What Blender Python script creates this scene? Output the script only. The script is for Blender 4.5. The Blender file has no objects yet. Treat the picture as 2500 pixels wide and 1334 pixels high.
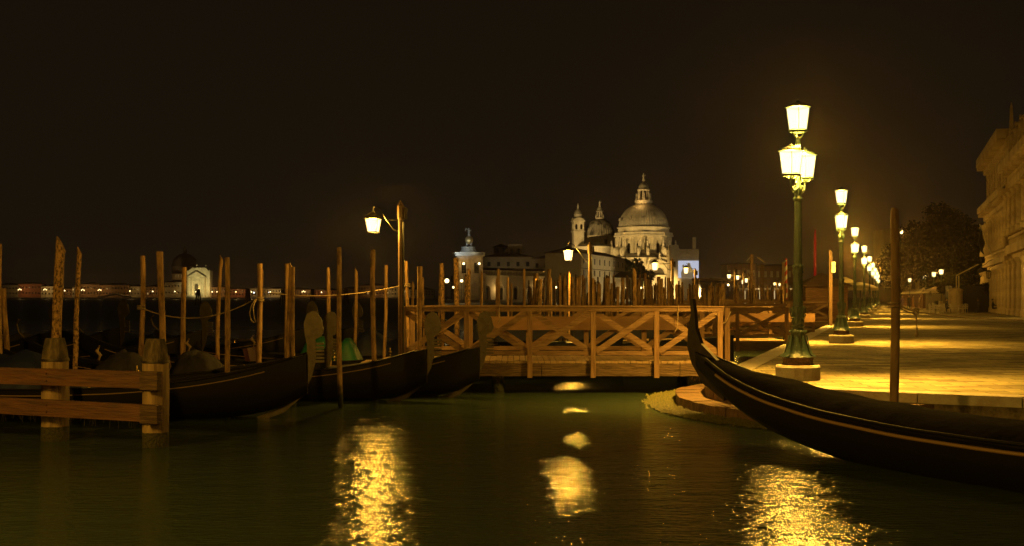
import bpy, math, random
from mathutils import Vector, Matrix, noise
R = math.radians
S = bpy.context.scene
random.seed(7)

# ---------------------------------------------------------------- camera, night sky, exposure
F, CX, HZ, HC = 2900.0, 1250.0, 724.0, 2.25      # focal length and horizon of the photograph, eye height above the water
cam = bpy.data.cameras.new("camera"); co = bpy.data.objects.new("camera", cam)
S.collection.objects.link(co); S.camera = co
co.location = (0, 0, HC); co.rotation_euler = (R(90), 0, 0)
cam.sensor_width = 36; cam.lens = 36*F/2500; cam.shift_y = (HZ-667)/2500
cam.clip_start = 0.1; cam.clip_end = 9000
w = bpy.data.worlds.new("World"); S.world = w; w.use_nodes = True
nt = w.node_tree; nt.nodes.clear()
out = nt.nodes.new("ShaderNodeOutputWorld"); bg = nt.nodes.new("ShaderNodeBackground")
tc = nt.nodes.new("ShaderNodeTexCoord"); sx = nt.nodes.new("ShaderNodeSeparateXYZ"); rp = nt.nodes.new("ShaderNodeValToRGB")
nt.links.new(tc.outputs['Generated'], sx.inputs[0])
nz = nt.nodes.new("ShaderNodeTexNoise"); nz.inputs['Scale'].default_value = 2.2; nz.inputs['Detail'].default_value = 3
nt.links.new(tc.outputs['Generated'], nz.inputs['Vector'])
ma = nt.nodes.new("ShaderNodeMath"); ma.operation = 'MULTIPLY_ADD'; ma.inputs[1].default_value = 0.12
nt.links.new(nz.outputs['Fac'], ma.inputs[0]); nt.links.new(sx.outputs['Z'], ma.inputs[2])
nt.links.new(ma.outputs[0], rp.inputs[0])
e = rp.color_ramp.elements
e[0].position = 0.0; e[0].color = (0.0100, 0.0068, 0.0034, 1)
e[1].position = 0.6; e[1].color = (0.0060, 0.0038, 0.0018, 1)
nt.links.new(rp.outputs[0], bg.inputs[0]); bg.inputs[1].default_value = 1.0
nt.links.new(bg.outputs[0], out.inputs[0])
S.view_settings.view_transform = 'Standard'; S.view_settings.look = 'None'
S.view_settings.exposure = 0; S.view_settings.gamma = 1
S.render.engine = 'CYCLES'
S.cycles.max_bounces = 5; S.cycles.sample_clamp_indirect = 2.0

def W(px, D): return (px-CX)*D/F
def Z(py, D): return HC+(HZ-py)*D/F
def at(px, py, D): return Vector((W(px, D), D, Z(py, D)))
QZ = 0.57                                          # promenade level
def KX(Y): return 5.25+0.318*(Y-28.2)               # kerb line of the promenade

# ---------------------------------------------------------------- materials
M = {}
WEED = []
def weed(name):                                     # dark wet weed band on timber just above the water
    n = M[name].node_tree; b = n.nodes['Principled BSDF']; L = n.links.new; src = b.inputs['Base Color'].links[0].from_socket
    t = n.nodes.new('ShaderNodeTexCoord'); s_ = n.nodes.new('ShaderNodeSeparateXYZ'); L(t.outputs['Object'], s_.inputs[0])
    x = n.nodes.new('ShaderNodeTexNoise'); x.inputs['Scale'].default_value = 7; L(t.outputs['Object'], x.inputs['Vector'])
    a = n.nodes.new('ShaderNodeMath'); a.operation = 'MULTIPLY_ADD'; a.inputs[1].default_value = .5; L(x.outputs['Fac'], a.inputs[0]); L(s_.outputs['Z'], a.inputs[2])
    r = n.nodes.new('ShaderNodeMapRange'); r.inputs[1].default_value = .5; r.inputs[2].default_value = .85; L(a.outputs[0], r.inputs[0])
    m = n.nodes.new('ShaderNodeMix'); m.data_type = 'RGBA'; m.inputs[6].default_value = (.02,.025,.01,1); L(r.outputs[0], m.inputs[0]); L(src, m.inputs[7]); L(m.outputs[2], b.inputs['Base Color'])
def mat(name, col, rough=0.7, col2=None, nscale=4, stretch=(1,1,1), bump=0.0, bscale=None, metal=0, detail=6, lo=.35, hi=.65, spec=.5):
    m = bpy.data.materials.new(name); m.use_nodes = True; M[name] = m
    n = m.node_tree; b = n.nodes['Principled BSDF']
    b.inputs['Base Color'].default_value = (*col, 1); b.inputs['Roughness'].default_value = rough
    b.inputs['Metallic'].default_value = metal; b.inputs['Specular IOR Level'].default_value = spec
    if col2 is not None or bump:
        t = n.nodes.new('ShaderNodeTexCoord'); mp = n.nodes.new('ShaderNodeMapping')
        mp.inputs['Scale'].default_value = stretch
        n.links.new(t.outputs['Object'], mp.inputs[0])
        x = n.nodes.new('ShaderNodeTexNoise'); x.inputs['Scale'].default_value = nscale; x.inputs['Detail'].default_value = detail
        x.inputs['Roughness'].default_value = .65
        n.links.new(mp.outputs[0], x.inputs['Vector'])
        if col2 is not None:
            r = n.nodes.new('ShaderNodeValToRGB')
            r.color_ramp.elements[0].position = lo; r.color_ramp.elements[0].color = (*col, 1)
            r.color_ramp.elements[1].position = hi; r.color_ramp.elements[1].color = (*col2, 1)
            n.links.new(x.outputs['Fac'], r.inputs[0]); n.links.new(r.outputs[0], b.inputs['Base Color'])
        if bump:
            y = x
            if bscale:
                y = n.nodes.new('ShaderNodeTexNoise'); y.inputs['Scale'].default_value = bscale; y.inputs['Detail'].default_value = 5
                n.links.new(mp.outputs[0], y.inputs['Vector'])
            bp = n.nodes.new('ShaderNodeBump'); bp.inputs['Strength'].default_value = bump; bp.inputs['Distance'].default_value = .05
            n.links.new(y.outputs['Fac'], bp.inputs['Height']); n.links.new(bp.outputs[0], b.inputs['Normal'])
    return m
def emis(name, col, st, trans=0.0):
    m = bpy.data.materials.new(name); m.use_nodes = True; M[name] = m
    n = m.node_tree; n.nodes.clear(); o = n.nodes.new('ShaderNodeOutputMaterial')
    e_ = n.nodes.new('ShaderNodeEmission'); e_.inputs[0].default_value = (*col, 1); e_.inputs[1].default_value = st
    if trans:
        t = n.nodes.new('ShaderNodeBsdfTransparent'); mx = n.nodes.new('ShaderNodeMixShader'); mx.inputs[0].default_value = 1-trans
        n.links.new(t.outputs[0], mx.inputs[1]); n.links.new(e_.outputs[0], mx.inputs[2]); n.links.new(mx.outputs[0], o.inputs[0])
    else: n.links.new(e_.outputs[0], o.inputs[0])
    return m
mat('bark', (.36,.22,.10), .85, (.07,.04,.02), 9, (1,1,.28), 1.0, 14, lo=.42, hi=.66)
mat('bark_rough', (.40,.24,.11), .85, (.05,.03,.015), 26, (1,1,.6), 1.0, 22, lo=.44, hi=.6)
mat('pile_wood', (.38,.27,.14), .85, (.11,.07,.035), 8, (1,1,.10), .9, 12, lo=.4, hi=.72)
mat('pile_cap', (.05,.04,.025), .95, (.20,.15,.08), 12, (1,1,.25), 1.0, 14, lo=.42, hi=.7)
mat('pile_slime', (.025,.03,.010), .85, (.07,.06,.025), 22, (1,1,1), 1.0, 30)
mat('rail_wood', (.15,.065,.03), .65, (.06,.032,.018), 5, (.25,1,3), .5, 9, lo=.35, hi=.7)
mat('pier_wood', (.23,.14,.075), .7, (.12,.065,.03), 5, (.5,1,4), .5, 10)
mat('post_wood', (.25,.15,.08), .7, (.13,.07,.03), 6, (3,3,.3), .5, 10)
mat('deck_wood', (.34,.24,.14), .8, (.26,.17,.09), 6, (6,.4,1), .5)
mat('beam_wood', (.15,.095,.05), .85, (.05,.03,.016), 5, (.5,1,5), .8, 9)
mat('board', (.22,.12,.055), .6, (.13,.07,.03), 3, (.3,1,1), .1)
mat('istrian', (.46,.42,.34), .7, (.30,.22,.13), 3, (1,1,1), .4, 18, lo=.45, hi=.75)
mat('quay_wall', (.20,.16,.10), .8, (.06,.045,.025), 3.5, (1,1,1), .9, 7, lo=.4, hi=.62)
mat('step_stone', (.15,.085,.045), .75, (.06,.035,.02), 4, (1,1,1), .5, 14)
mat('green_iron', (.022,.044,.040), .38, (.03,.055,.045), 9, (1,1,1), .35, 30, spec=.6)
mat('rust_iron', (.12,.05,.025), .6, (.05,.03,.02), 8, (1,1,1), .6, 20)
mat('dark_iron', (.02,.02,.018), .45)
mat('gondola_black', (.0045,.004,.005), .5, spec=.22)
mat('bark_dark', (.20,.12,.055), .9, (.05,.03,.015), 12, (1,1,.4), .8, 14)
mat('post_dark', (.14,.08,.04), .7, (.07,.04,.02), 6, (3,3,.3), .5, 10)
mat('steel', (.10,.085,.06), .5, (.06,.05,.035), 6, (1,1,1), .1, metal=.8)
mat('trim_wood', (.22,.14,.06), .5)
mat('brass', (.6,.42,.14), .3, metal=1)
mat('tarp_blue', (.008,.012,.05), .55, (.012,.02,.07), 3, (1,1,1), .5, 4)
mat('tarp_green', (.005,.085,.038), .6, (.004,.06,.028), 3, (1,1,1), .5, 4)
mat('tarp_black', (.0045,.004,.007), .95, (.006,.005,.009), 3, (1,1,1), .5, 4, spec=.06)
mat('tarp_grey', (.022,.022,.032), .8, (.04,.036,.036), 3, (1,1,1), .8, 4, spec=.2)
mat('tarp_light', (.16,.135,.09), .8)
mat('seat_fabric', (.05,.01,.012), .7)
mat('marble', (.62,.58,.46), .75, (.42,.38,.28), .35, (1,1,.5), .15, 2)
mat('statue_stone', (.66,.62,.52), .7, (.46,.42,.34), 1.5)
mat('lead', (.42,.40,.33), .6, (.27,.25,.20), .22, (1,1,.35), 0)
mat('lead_dark', (.30,.28,.23), .6, (.05,.05,.045), .35, (1,1,.6), 0, lo=.45, hi=.58)
mat('plaster', (.50,.44,.32), .85, (.40,.34,.24), .3, (1,1,1), 0)
mat('plaster_dim', (.28,.24,.17), .9, (.19,.16,.12), .2, (1,1,1), 0)
mat('brick_red', (.26,.09,.05), .9, (.2,.07,.04), .4, (1,1,1), 0)
mat('brick_brown', (.22,.12,.06), .9, (.14,.08,.045), .4, (1,1,1), 0)
mat('rooftile', (.09,.05,.035), .9, (.05,.03,.02), 1, (1,1,1), 0)
mat('pane_dark', (.015,.013,.012), .25)
mat('shutter', (.05,.045,.035), .8)  # dark tone, also painted as shade in the palace recesses
mat('facade_stone', (.62,.50,.32), .85, (.38,.28,.17), .6, (1,1,1), .6, 3)
mat('hut_wood', (.2,.10,.045), .7, (.06,.028,.013), 4, (.4,.4,5), .6, 6)
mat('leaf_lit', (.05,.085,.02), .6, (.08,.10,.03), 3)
mat('leaf_unlit', (.005,.007,.003), .9, (.009,.010,.004), 2, spec=.05)  # leaf colour blackened to stand for trees standing unlit
mat('lone_post', (.27,.18,.09), .85, (.12,.07,.03), 5, (1,1,.2), 1.0, 9)
mat('trunk', (.10,.07,.045), .9, (.05,.035,.02), 4, (1,1,.3), .6)
mat('rope', (.40,.31,.2), .9, (.25,.18,.1), 30, (1,1,1), .6)
mat('white_paint', (.75,.72,.65), .5)
mat('red_paint', (.5,.03,.02), .5)
mat('gold', (.85,.62,.25), .35, metal=.6)
mat('chair_wicker', (.62,.56,.45), .6)
mat('awning', (.5,.42,.28), .8)
mat('dark_cloth', (.02,.02,.025), .8)
mat('purple_cloth', (.22,.14,.26), .8); mat('orange_cloth', (.40,.20,.08), .8); mat('skin', (.45,.27,.18), .6); mat('hair', (.04,.025,.015), .7)
mat('navy', (.01,.014,.03), .6)
HAZE = 0.0002
GAIN = 5.0
for q_ in ('bark','bark_rough','bark_dark'): weed(q_)
SOD = (1, .51, .055)                                 # colour of the sodium lanterns
emis('lamp_glass', (1,.81,.44), 2.6, .45)
emis('globe_glow', (1,.72,.30), 6.0)
emis('white_glow', (.8,.9,1), 3.5)
emis('red_glow', (.9,.02,.01), .16)
emis('warm_window', (1,.6,.2), .35)
emis('screen_white', (.66,.70,.86), .75); emis('screen_gold', (.75,.55,.28), .22); emis('screen_text', (.9,.66,.2), .6)

# promenade paving: long slabs laid across, each with its own tone
def pavers():
    m = bpy.data.materials.new('pavers'); m.use_nodes = True; M['pavers'] = m
    n = m.node_tree; b = n.nodes['Principled BSDF']; L = n.links.new
    t = n.nodes.new('ShaderNodeTexCoord')
    mp = n.nodes.new('ShaderNodeMapping'); mp.inputs['Rotation'].default_value = (0, 0, R(3)); L(t.outputs['Object'], mp.inputs[0])
    nw = n.nodes.new('ShaderNodeTexNoise'); nw.inputs['Scale'].default_value = 1.2; L(mp.outputs[0], nw.inputs['Vector'])
    vm = n.nodes.new('ShaderNodeVectorMath'); vm.operation = 'MULTIPLY_ADD'; vm.inputs[1].default_value = (.06,.06,0)
    L(nw.outputs['Color'], vm.inputs[0]); L(mp.outputs[0], vm.inputs[2])
    br = n.nodes.new('ShaderNodeTexBrick'); L(vm.outputs[0], br.inputs['Vector'])
    br.inputs['Scale'].default_value = 1.0; br.inputs['Brick Width'].default_value = .85; br.inputs['Row Height'].default_value = .36
    br.inputs['Mortar Size'].default_value = .014; br.inputs['Mortar Smooth'].default_value = .4; br.inputs['Bias'].default_value = 0
    br.inputs['Color1'].default_value = (.46,.40,.22,1); br.inputs['Color2'].default_value = (.21,.175,.11,1); br.inputs['Mortar'].default_value = (.05,.04,.03,1)
    ns = n.nodes.new('ShaderNodeTexNoise'); ns.inputs['Scale'].default_value = .8; ns.inputs['Detail'].default_value = 8; L(mp.outputs[0], ns.inputs['Vector'])
    rm = n.nodes.new('ShaderNodeMapRange'); rm.inputs[1].default_value = .3; rm.inputs[2].default_value = .7; rm.inputs[3].default_value = .5; rm.inputs[4].default_value = 1.25
    L(ns.outputs['Fac'], rm.inputs[0])
    mx = n.nodes.new('ShaderNodeVectorMath'); mx.operation = 'SCALE'; L(br.outputs['Color'], mx.inputs[0]); L(rm.outputs[0], mx.inputs['Scale'])
    L(mx.outputs[0], b.inputs['Base Color']); b.inputs['Roughness'].default_value = .85; b.inputs['Specular IOR Level'].default_value = .15
    n2 = n.nodes.new('ShaderNodeTexNoise'); n2.inputs['Scale'].default_value = 14; n2.inputs['Detail'].default_value = 6; L(mp.outputs[0], n2.inputs['Vector'])
    ad = n.nodes.new('ShaderNodeMath'); ad.operation = 'MULTIPLY_ADD'; ad.inputs[1].default_value = -1.2; L(br.outputs['Fac'], ad.inputs[0]); L(n2.outputs['Fac'], ad.inputs[2])
    bp = n.nodes.new('ShaderNodeBump'); bp.inputs['Strength'].default_value = 1.0; bp.inputs['Distance'].default_value = .025
    L(ad.outputs[0], bp.inputs['Height']); L(bp.outputs[0], b.inputs['Normal'])
pavers()
def water():
    m = bpy.data.materials.new('water'); m.use_nodes = True; M['water'] = m
    n = m.node_tree; b = n.nodes['Principled BSDF']; L = n.links.new
    b.inputs['Base Color'].default_value = (.040,.062,.036,1); b.inputs['IOR'].default_value = 1.33
    t = n.nodes.new('ShaderNodeTexCoord'); hs = None
    sp_ = n.nodes.new('ShaderNodeSeparateXYZ'); L(t.outputs['Object'], sp_.inputs[0])      # calm in the basin, wind ruffled out on the open lagoon
    mr = n.nodes.new('ShaderNodeMapRange'); mr.inputs[1].default_value = 24; mr.inputs[2].default_value = 120; mr.inputs[3].default_value = .075; mr.inputs[4].default_value = .42
    L(sp_.outputs['Y'], mr.inputs[0]); L(mr.outputs[0], b.inputs['Roughness'])
    for sc, st, wgt, dt in ((2.0,(.8,1.2,1),.5,3), (9,(.6,1.35,1),.30,4), (26,(.6,1.3,1),.07,3)):
        mp = n.nodes.new('ShaderNodeMapping'); mp.inputs['Scale'].default_value = st; L(t.outputs['Object'], mp.inputs[0])
        x = n.nodes.new('ShaderNodeTexNoise'); x.inputs['Scale'].default_value = sc; x.inputs['Detail'].default_value = dt; L(mp.outputs[0], x.inputs['Vector'])
        q = n.nodes.new('ShaderNodeMath'); q.operation = 'MULTIPLY'; q.inputs[1].default_value = wgt; L(x.outputs['Fac'], q.inputs[0])
        if hs is None: hs = q
        else:
            a = n.nodes.new('ShaderNodeMath'); a.operation = 'ADD'; L(hs.outputs[0], a.inputs[0]); L(q.outputs[0], a.inputs[1]); hs = a
    bp = n.nodes.new('ShaderNodeBump'); bp.inputs['Strength'].default_value = 1.0; bp.inputs['Distance'].default_value = WAVE
    L(hs.outputs[0], bp.inputs['Height']); L(bp.outputs[0], b.inputs['Normal'])
WAVE = .06
water()

# ---------------------------------------------------------------- object helpers
C = S.collection
def tag(o, label=None, cat=None, group=None, kind=None):
    if label: o['label'] = label
    if cat: o['category'] = cat
    if group: o['group'] = group
    if kind: o['kind'] = kind
    return o
def empty(name, loc, label, cat, group=None, rz=0):
    o = bpy.data.objects.new(name, None); o.empty_display_size = .3; C.objects.link(o)
    o.location = loc; o.rotation_euler = (0, 0, rz)
    return tag(o, label, cat, group)
def kids(o): return KID.get(o.name, [])
KID = {}
def setparent(c, p):
    c.parent = p; KID.setdefault(p.name, []).append(c)
def copy_tree(o, parent=None):
    c = o.copy(); C.objects.link(c)
    if parent: setparent(c, parent)
    for ch in list(kids(o)): copy_tree(ch, c)
    return c
class MB:
    def __init__(s): s.v = []; s.f = []; s.sm = []
    def add(s, vs, fs, smooth=False):
        o = len(s.v); s.v += [tuple(v) for v in vs]; s.f += [tuple(i+o for i in f) for f in fs]; s.sm += [smooth]*len(fs); return s
    def box(s, c, d, rz=0, ry=0, rx=0):
        m = Matrix.Rotation(rz, 3, 'Z') @ Matrix.Rotation(ry, 3, 'Y') @ Matrix.Rotation(rx, 3, 'X'); c = Vector(c)
        vs = [c + m @ Vector((x*d[0]/2, y*d[1]/2, z*d[2]/2)) for x in (-1,1) for y in (-1,1) for z in (-1,1)]
        return s.add(vs, [(0,1,3,2),(4,6,7,5),(0,4,5,1),(2,3,7,6),(0,2,6,4),(1,5,7,3)])
    def bar(s, a, b, w, h, up=(0,0,1)):            # rectangular bar from a to b
        a = Vector(a); b = Vector(b); t = (b-a).normalized(); sd = t.cross(Vector(up))
        if sd.length < 1e-4: sd = t.cross(Vector((0,1,0)))
        sd.normalize(); u = sd.cross(t)
        vs = [p+sd*x*w/2+u*y*h/2 for p in (a, b) for x, y in ((-1,-1),(1,-1),(1,1),(-1,1))]
        return s.add(vs, [(0,1,2,3),(7,6,5,4),(0,4,5,1),(1,5,6,2),(2,6,7,3),(3,7,4,0)])
    def tube(s, pts, rad, n=8, cap=True, smooth=True):
        pts = [Vector(p) for p in pts]; k = len(pts); rs = rad if hasattr(rad, '__len__') else [rad]*k
        vs = []; ref = Vector((0.13,0.2,1)).normalized()
        for i, p in enumerate(pts):
            t = (pts[min(i+1,k-1)]-pts[max(i-1,0)]).normalized()
            a = t.cross(ref)
            if a.length < .05: a = t.cross(Vector((1,0,0)))
            a.normalize(); b = t.cross(a)
            vs += [p+(a*math.cos(2*math.pi*j/n)+b*math.sin(2*math.pi*j/n))*rs[i] for j in range(n)]
        fs = [(i*n+j, i*n+(j+1)%n, (i+1)*n+(j+1)%n, (i+1)*n+j) for i in range(k-1) for j in range(n)]
        s.add(vs, fs, smooth)
        if cap: s.add([vs[j] for j in range(n)], [tuple(range(n))]); s.add(vs[-n:], [tuple(range(n))[::-1]])
        return s
    def lathe(s, prof, c=(0,0,0), n=24, ph=0, flute=0, smooth=True, cap=True, fl=2, sx_=1, sy_=1):
        vs = []; c = Vector(c)
        for r, z in prof:
            for j in range(n):
                a = 2*math.pi*j/n+ph; q = r*(1-flute*(j % fl == 0))
                vs.append(c+Vector((q*math.cos(a)*sx_, q*math.sin(a)*sy_, z)))
        k = len(prof)
        s.add(vs, [(i*n+j, i*n+(j+1)%n, (i+1)*n+(j+1)%n, (i+1)*n+j) for i in range(k-1) for j in range(n)], smooth)
        if cap: s.add(vs[:n], [tuple(range(n))[::-1]]); s.add(vs[-n:], [tuple(range(n))])
        return s
    def prism(s, poly, h0, h1, f=lambda a, b, h: (a, b, h)):   # 2D outline extruded between h0 and h1
        n = len(poly)
        vs = [f(a, b, h0) for a, b in poly]+[f(a, b, h1) for a, b in poly]
        return s.add(vs, [tuple(range(n))[::-1], tuple(range(n, 2*n))]+[(i, (i+1)%n, n+(i+1)%n, n+i) for i in range(n)])
    def ball(s, c, r, n=8, sc=(1,1,1)):
        m = max(4, n//2+1)
        return s.lathe([(max(r*math.sin(math.pi*i/m), r*.02)*1, -r*math.cos(math.pi*i/m)*sc[2]) for i in range(m+1)], c, n, sx_=sc[0], sy_=sc[1])
    def arch(s, o, u, nrm, w_, h, ow, spring, depth, sill=0, seg=8):
        # wall panel with one round-headed opening: o bottom-left, u along, nrm into the wall
        o = Vector(o); u = Vector(u).normalized(); nn = Vector(nrm).normalized(); up = Vector((0,0,1)); a = (w_-ow)/2; r = ow/2
        def P(x, z, d=0): return o+u*x+up*z+nn*d
        q = lambda *p: s.add(p, [tuple(range(len(p)))])
        q(P(0,0), P(a,0), P(a,h), P(0,h)); q(P(w_-a,0), P(w_,0), P(w_,h), P(w_-a,h))
        if sill: q(P(a,0), P(w_-a,0), P(w_-a,sill), P(a,sill)); q(P(a,sill), P(w_-a,sill), P(w_-a,sill,depth), P(a,sill,depth))
        q(P(a,sill), P(a,sill,depth), P(a,spring,depth), P(a,spring)); q(P(w_-a,sill), P(w_-a,spring), P(w_-a,spring,depth), P(w_-a,sill,depth))
        pt = [(w_/2-r*math.cos(math.pi*i/seg), spring+r*math.sin(math.pi*i/seg)) for i in range(seg+1)]
        for (x0, z0), (x1, z1) in zip(pt, pt[1:]):
            q(P(x0,z0), P(x1,z1), P(x1,h), P(x0,h)); q(P(x0,z0), P(x0,z0,depth), P(x1,z1,depth), P(x1,z1))
        return s
    def statue(s, c, h, n=7):
        c = Vector(c); x, y, z = c
        s.box((x,y,z+h*.07), (h*.3,h*.3,h*.14))
        s.lathe([(h*.13,h*.14),(h*.15,h*.2),(h*.11,h*.42),(h*.125,h*.62),(h*.14,h*.72),(h*.055,h*.80),(h*.045,h*.82)], c, n)
        s.ball((x,y,z+h*.89), h*.075, 6)
        s.tube([(x+h*.12,y,z+h*.72),(x+h*.22,y,z+h*.6),(x+h*.2,y-h*.1,z+h*.75)], h*.035, 5)
        s.tube([(x-h*.12,y,z+h*.72),(x-h*.19,y,z+h*.55),(x-h*.1,y-h*.12,z+h*.48)], h*.035, 5)
        return s
    def build(s, name, m, parent=None, loc=None):
        me = bpy.data.meshes.new(name); me.from_pydata(s.v, [], s.f)
        me.polygons.foreach_set('use_smooth', s.sm); me.update()
        me.materials.append(M[m] if isinstance(m, str) else m)
        o = bpy.data.objects.new(name, me); C.objects.link(o)
        if parent: setparent(o, parent)
        if loc is not None: o.location = loc
        return o
def part(src, parent, loc=(0,0,0), scale=None, rz=0, mat_=None):
    o = src.copy(); C.objects.link(o); setparent(o, parent); o.location = loc
    if scale: o.scale = scale
    o.rotation_euler = (0,0,rz); return o
def point(parent, loc, power, col=SOD, rad=.12, name='bulb'):
    l = bpy.data.lights.new(name, 'POINT'); l.energy = power*(GAIN if col == SOD else 1); l.color = col; l.shadow_soft_size = rad
    o = bpy.data.objects.new(name, l); C.objects.link(o); o.location = loc
    if parent: o.parent = parent; KID.setdefault(parent.name, []).append(o)
    return o
def spot(loc, target, power, col, ang, parent=None, rad=.5):
    l = bpy.data.lights.new('floodlight', 'SPOT'); l.energy = power; l.color = col; l.spot_size = R(ang); l.spot_blend = .6; l.shadow_soft_size = rad
    o = bpy.data.objects.new('floodlight', l); C.objects.link(o); o.location = loc
    o.rotation_euler = (Vector(target)-Vector(loc)).to_track_quat('-Z','Y').to_euler(); return o
# ================================================================ SETTING: water, quays
wb = MB(); wb.add([(-2500,-60,0),(2500,-60,0),(2500,4500,0),(-2500,4500,0)], [(0,1,2,3)])
tag(wb.build('water', 'water'), kind='structure')
sb = MB(); sb.add([(-2500,-60,-3),(2500,-60,-3),(2500,4500,-3),(-2500,4500,-3)], [(0,1,2,3)])
tag(sb.build('lagoon_bed', 'quay_wall'), kind='structure')
corner = [(KX(27)+.0,27),(4.62,25.6),(4.55,24.4),(4.78,23),(5.2,22.0),(5.75,21.3)]
front = [(6.98,20.45),(8.42,19.6),(12,17.4),(22,12),(60,-6)]
outer = [(KX(420),420),(KX(120),120),(KX(60),60)]+corner+front
inner_far = [(400,-6),(400,420)]
def offs(pts, d):
    r = []
    for i, p in enumerate(pts):
        a = Vector(pts[max(i-1,0)]); b = Vector(pts[min(i+1,len(pts)-1)]); t = (b-a).normalized(); nn = Vector((-t.y, t.x))
        r.append((p[0]+nn.x*d, p[1]+nn.y*d))
    return r
kin = offs(outer, .55)
pb = MB(); pb.prism(kin+inner_far, -2.5, QZ)
tag(pb.build('promenade', 'pavers'), kind='structure')
kb = MB()
def densify(p, s_):
    r = []
    for a, b in zip(p, p[1:]):
        a = Vector(a); b = Vector(b); n = max(1, int((b-a).length/s_))
        r += [tuple(a+(b-a)*i/n) for i in range(n)]
    return r+[p[-1]]
od = densify(outer[1:], 1.6); 
idn = offs(od, .55)
for i in range(len(od)-1):
    a, b, c, d = od[i], od[i+1], idn[i+1], idn[i]
    dz = random.uniform(-.004,.006); g = .006
    def lp(p, q): return (p[0]+(q[0]-p[0])*g, p[1]+(q[1]-p[1])*g)
    kb.prism([lp(a,b), lp(b,a), lp(c,d), lp(d,c)], QZ-.16, QZ+.008+dz)
tag(kb.build('kerb', 'istrian'), kind='structure')
ww = MB(); wo = offs(od, .03); wi = offs(od, .5)
for i in range(len(od)-1): ww.prism([wo[i], wo[i+1], wi[i+1], wi[i]], -2.5, QZ-.162)
tag(ww.build('quay_wall', 'quay_wall'), kind='structure')
nq = MB(); nq.box((0,-20,-.98), (200,44,3.1)); tag(nq.build('near_quay', 'pavers'), kind='structure')
tag(MB().box((-40,6,-.98), (62,7.9,3.096)).build('near_quay', 'pavers'), kind='structure')
# landing steps at the corner
def ring(base, d):
    pts = [Vector(p) for p in base]; c = Vector((7.6,25.2)); return [tuple(p+(p-c).normalized()*d) for p in pts]
low_out = [(5.6,28.4),(4.5,27.6),(3.7,26.3),(3.4,24.6),(3.42,23.2),(3.75,21.9),(4.4,20.7),(5.3,19.9),(6.3,19.4)]
def smooth(p, n=4):
    r = []
    for i in range(len(p)-1):
        a, b, c, d = [Vector(p[max(0,min(len(p)-1,k))]) for k in (i-1,i,i+1,i+2)]
        for j in range(n):
            t = j/n
            r.append(tuple(.5*((2*b)+(c-a)*t+(2*a-5*b+4*c-d)*t*t+(3*b-a-3*c+d)*t**3)))
    return r+[p[-1]]
close_in = [(7.4,20.4),(7.6,25.2),(7,29)]
alg_out = smooth(ring(low_out, .55)); lo_s = smooth(low_out); up_s = smooth(ring(low_out[1:], -.62))
q = MB().prism(alg_out+close_in, -2, .03).build('landing_step', 'pile_slime')
tag(q, kind='structure')
def blocks(base, d, z0, z1, nm):
    o_ = densify(base, .62); c = Vector((7.6,25.2)); i_ = [tuple(Vector(p)-(Vector(p)-c).normalized()*d) for p in o_]
    b = MB()
    for k in range(len(o_)-1):
        j = random.uniform(-.012,.012); r_ = [Vector(p) for p in (o_[k], o_[k+1], i_[k+1], i_[k])]
        out_ = (r_[0]-c).normalized()*j; e_ = (r_[1]-r_[0])*.008
        b.prism([tuple(r_[0]+out_+e_), tuple((r_[0]+r_[1])/2+out_*1.6), tuple(r_[1]+out_-e_), tuple(r_[2]-e_), tuple(r_[3]+e_)], z0, z1+random.uniform(-.008,.008))
    tag(b.build(nm, 'step_stone'), kind='structure')
blocks(lo_s, .5, -.02, .222, 'landing_step'); blocks(up_s, .45, .1, .412, 'landing_step')
lo_s = ring(lo_s, -.03); up_s = ring(up_s, -.03)
st1 = MB().prism(lo_s+close_in, .0, .21).build('landing_step', 'step_stone'); tag(st1, kind='structure')
st2 = MB().prism(up_s+close_in, .0, .40).build('landing_step', 'step_stone'); tag(st2, kind='structure')
am = MB(); mid = smooth(ring(low_out, .30))
mat('algae', (.07,.09,.02), .4, (.24,.21,.06), 30, (1,1,1), .8, 60)
for k in range(5500):
    i = random.randrange(len(mid)-1); t = random.random(); o_ = ring([tuple(Vector(mid[i]).lerp(Vector(mid[i+1]), t))], random.gauss(0,.12)+.04)[0]
    r = random.uniform(.014,.05); z = .03
    am.add([(o_[0]-r,o_[1]-r*.6,z),(o_[0]+r,o_[1]-r*.5,z),(o_[0]+r*.2,o_[1]+r,z),(o_[0]+random.uniform(-r,r),o_[1],z+r*1.6)], [(0,1,3),(1,2,3),(2,0,3)])
tag(am.build('algae', 'algae'), 'green algae crust on the lowest curved landing step', 'algae', kind='stuff')

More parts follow.
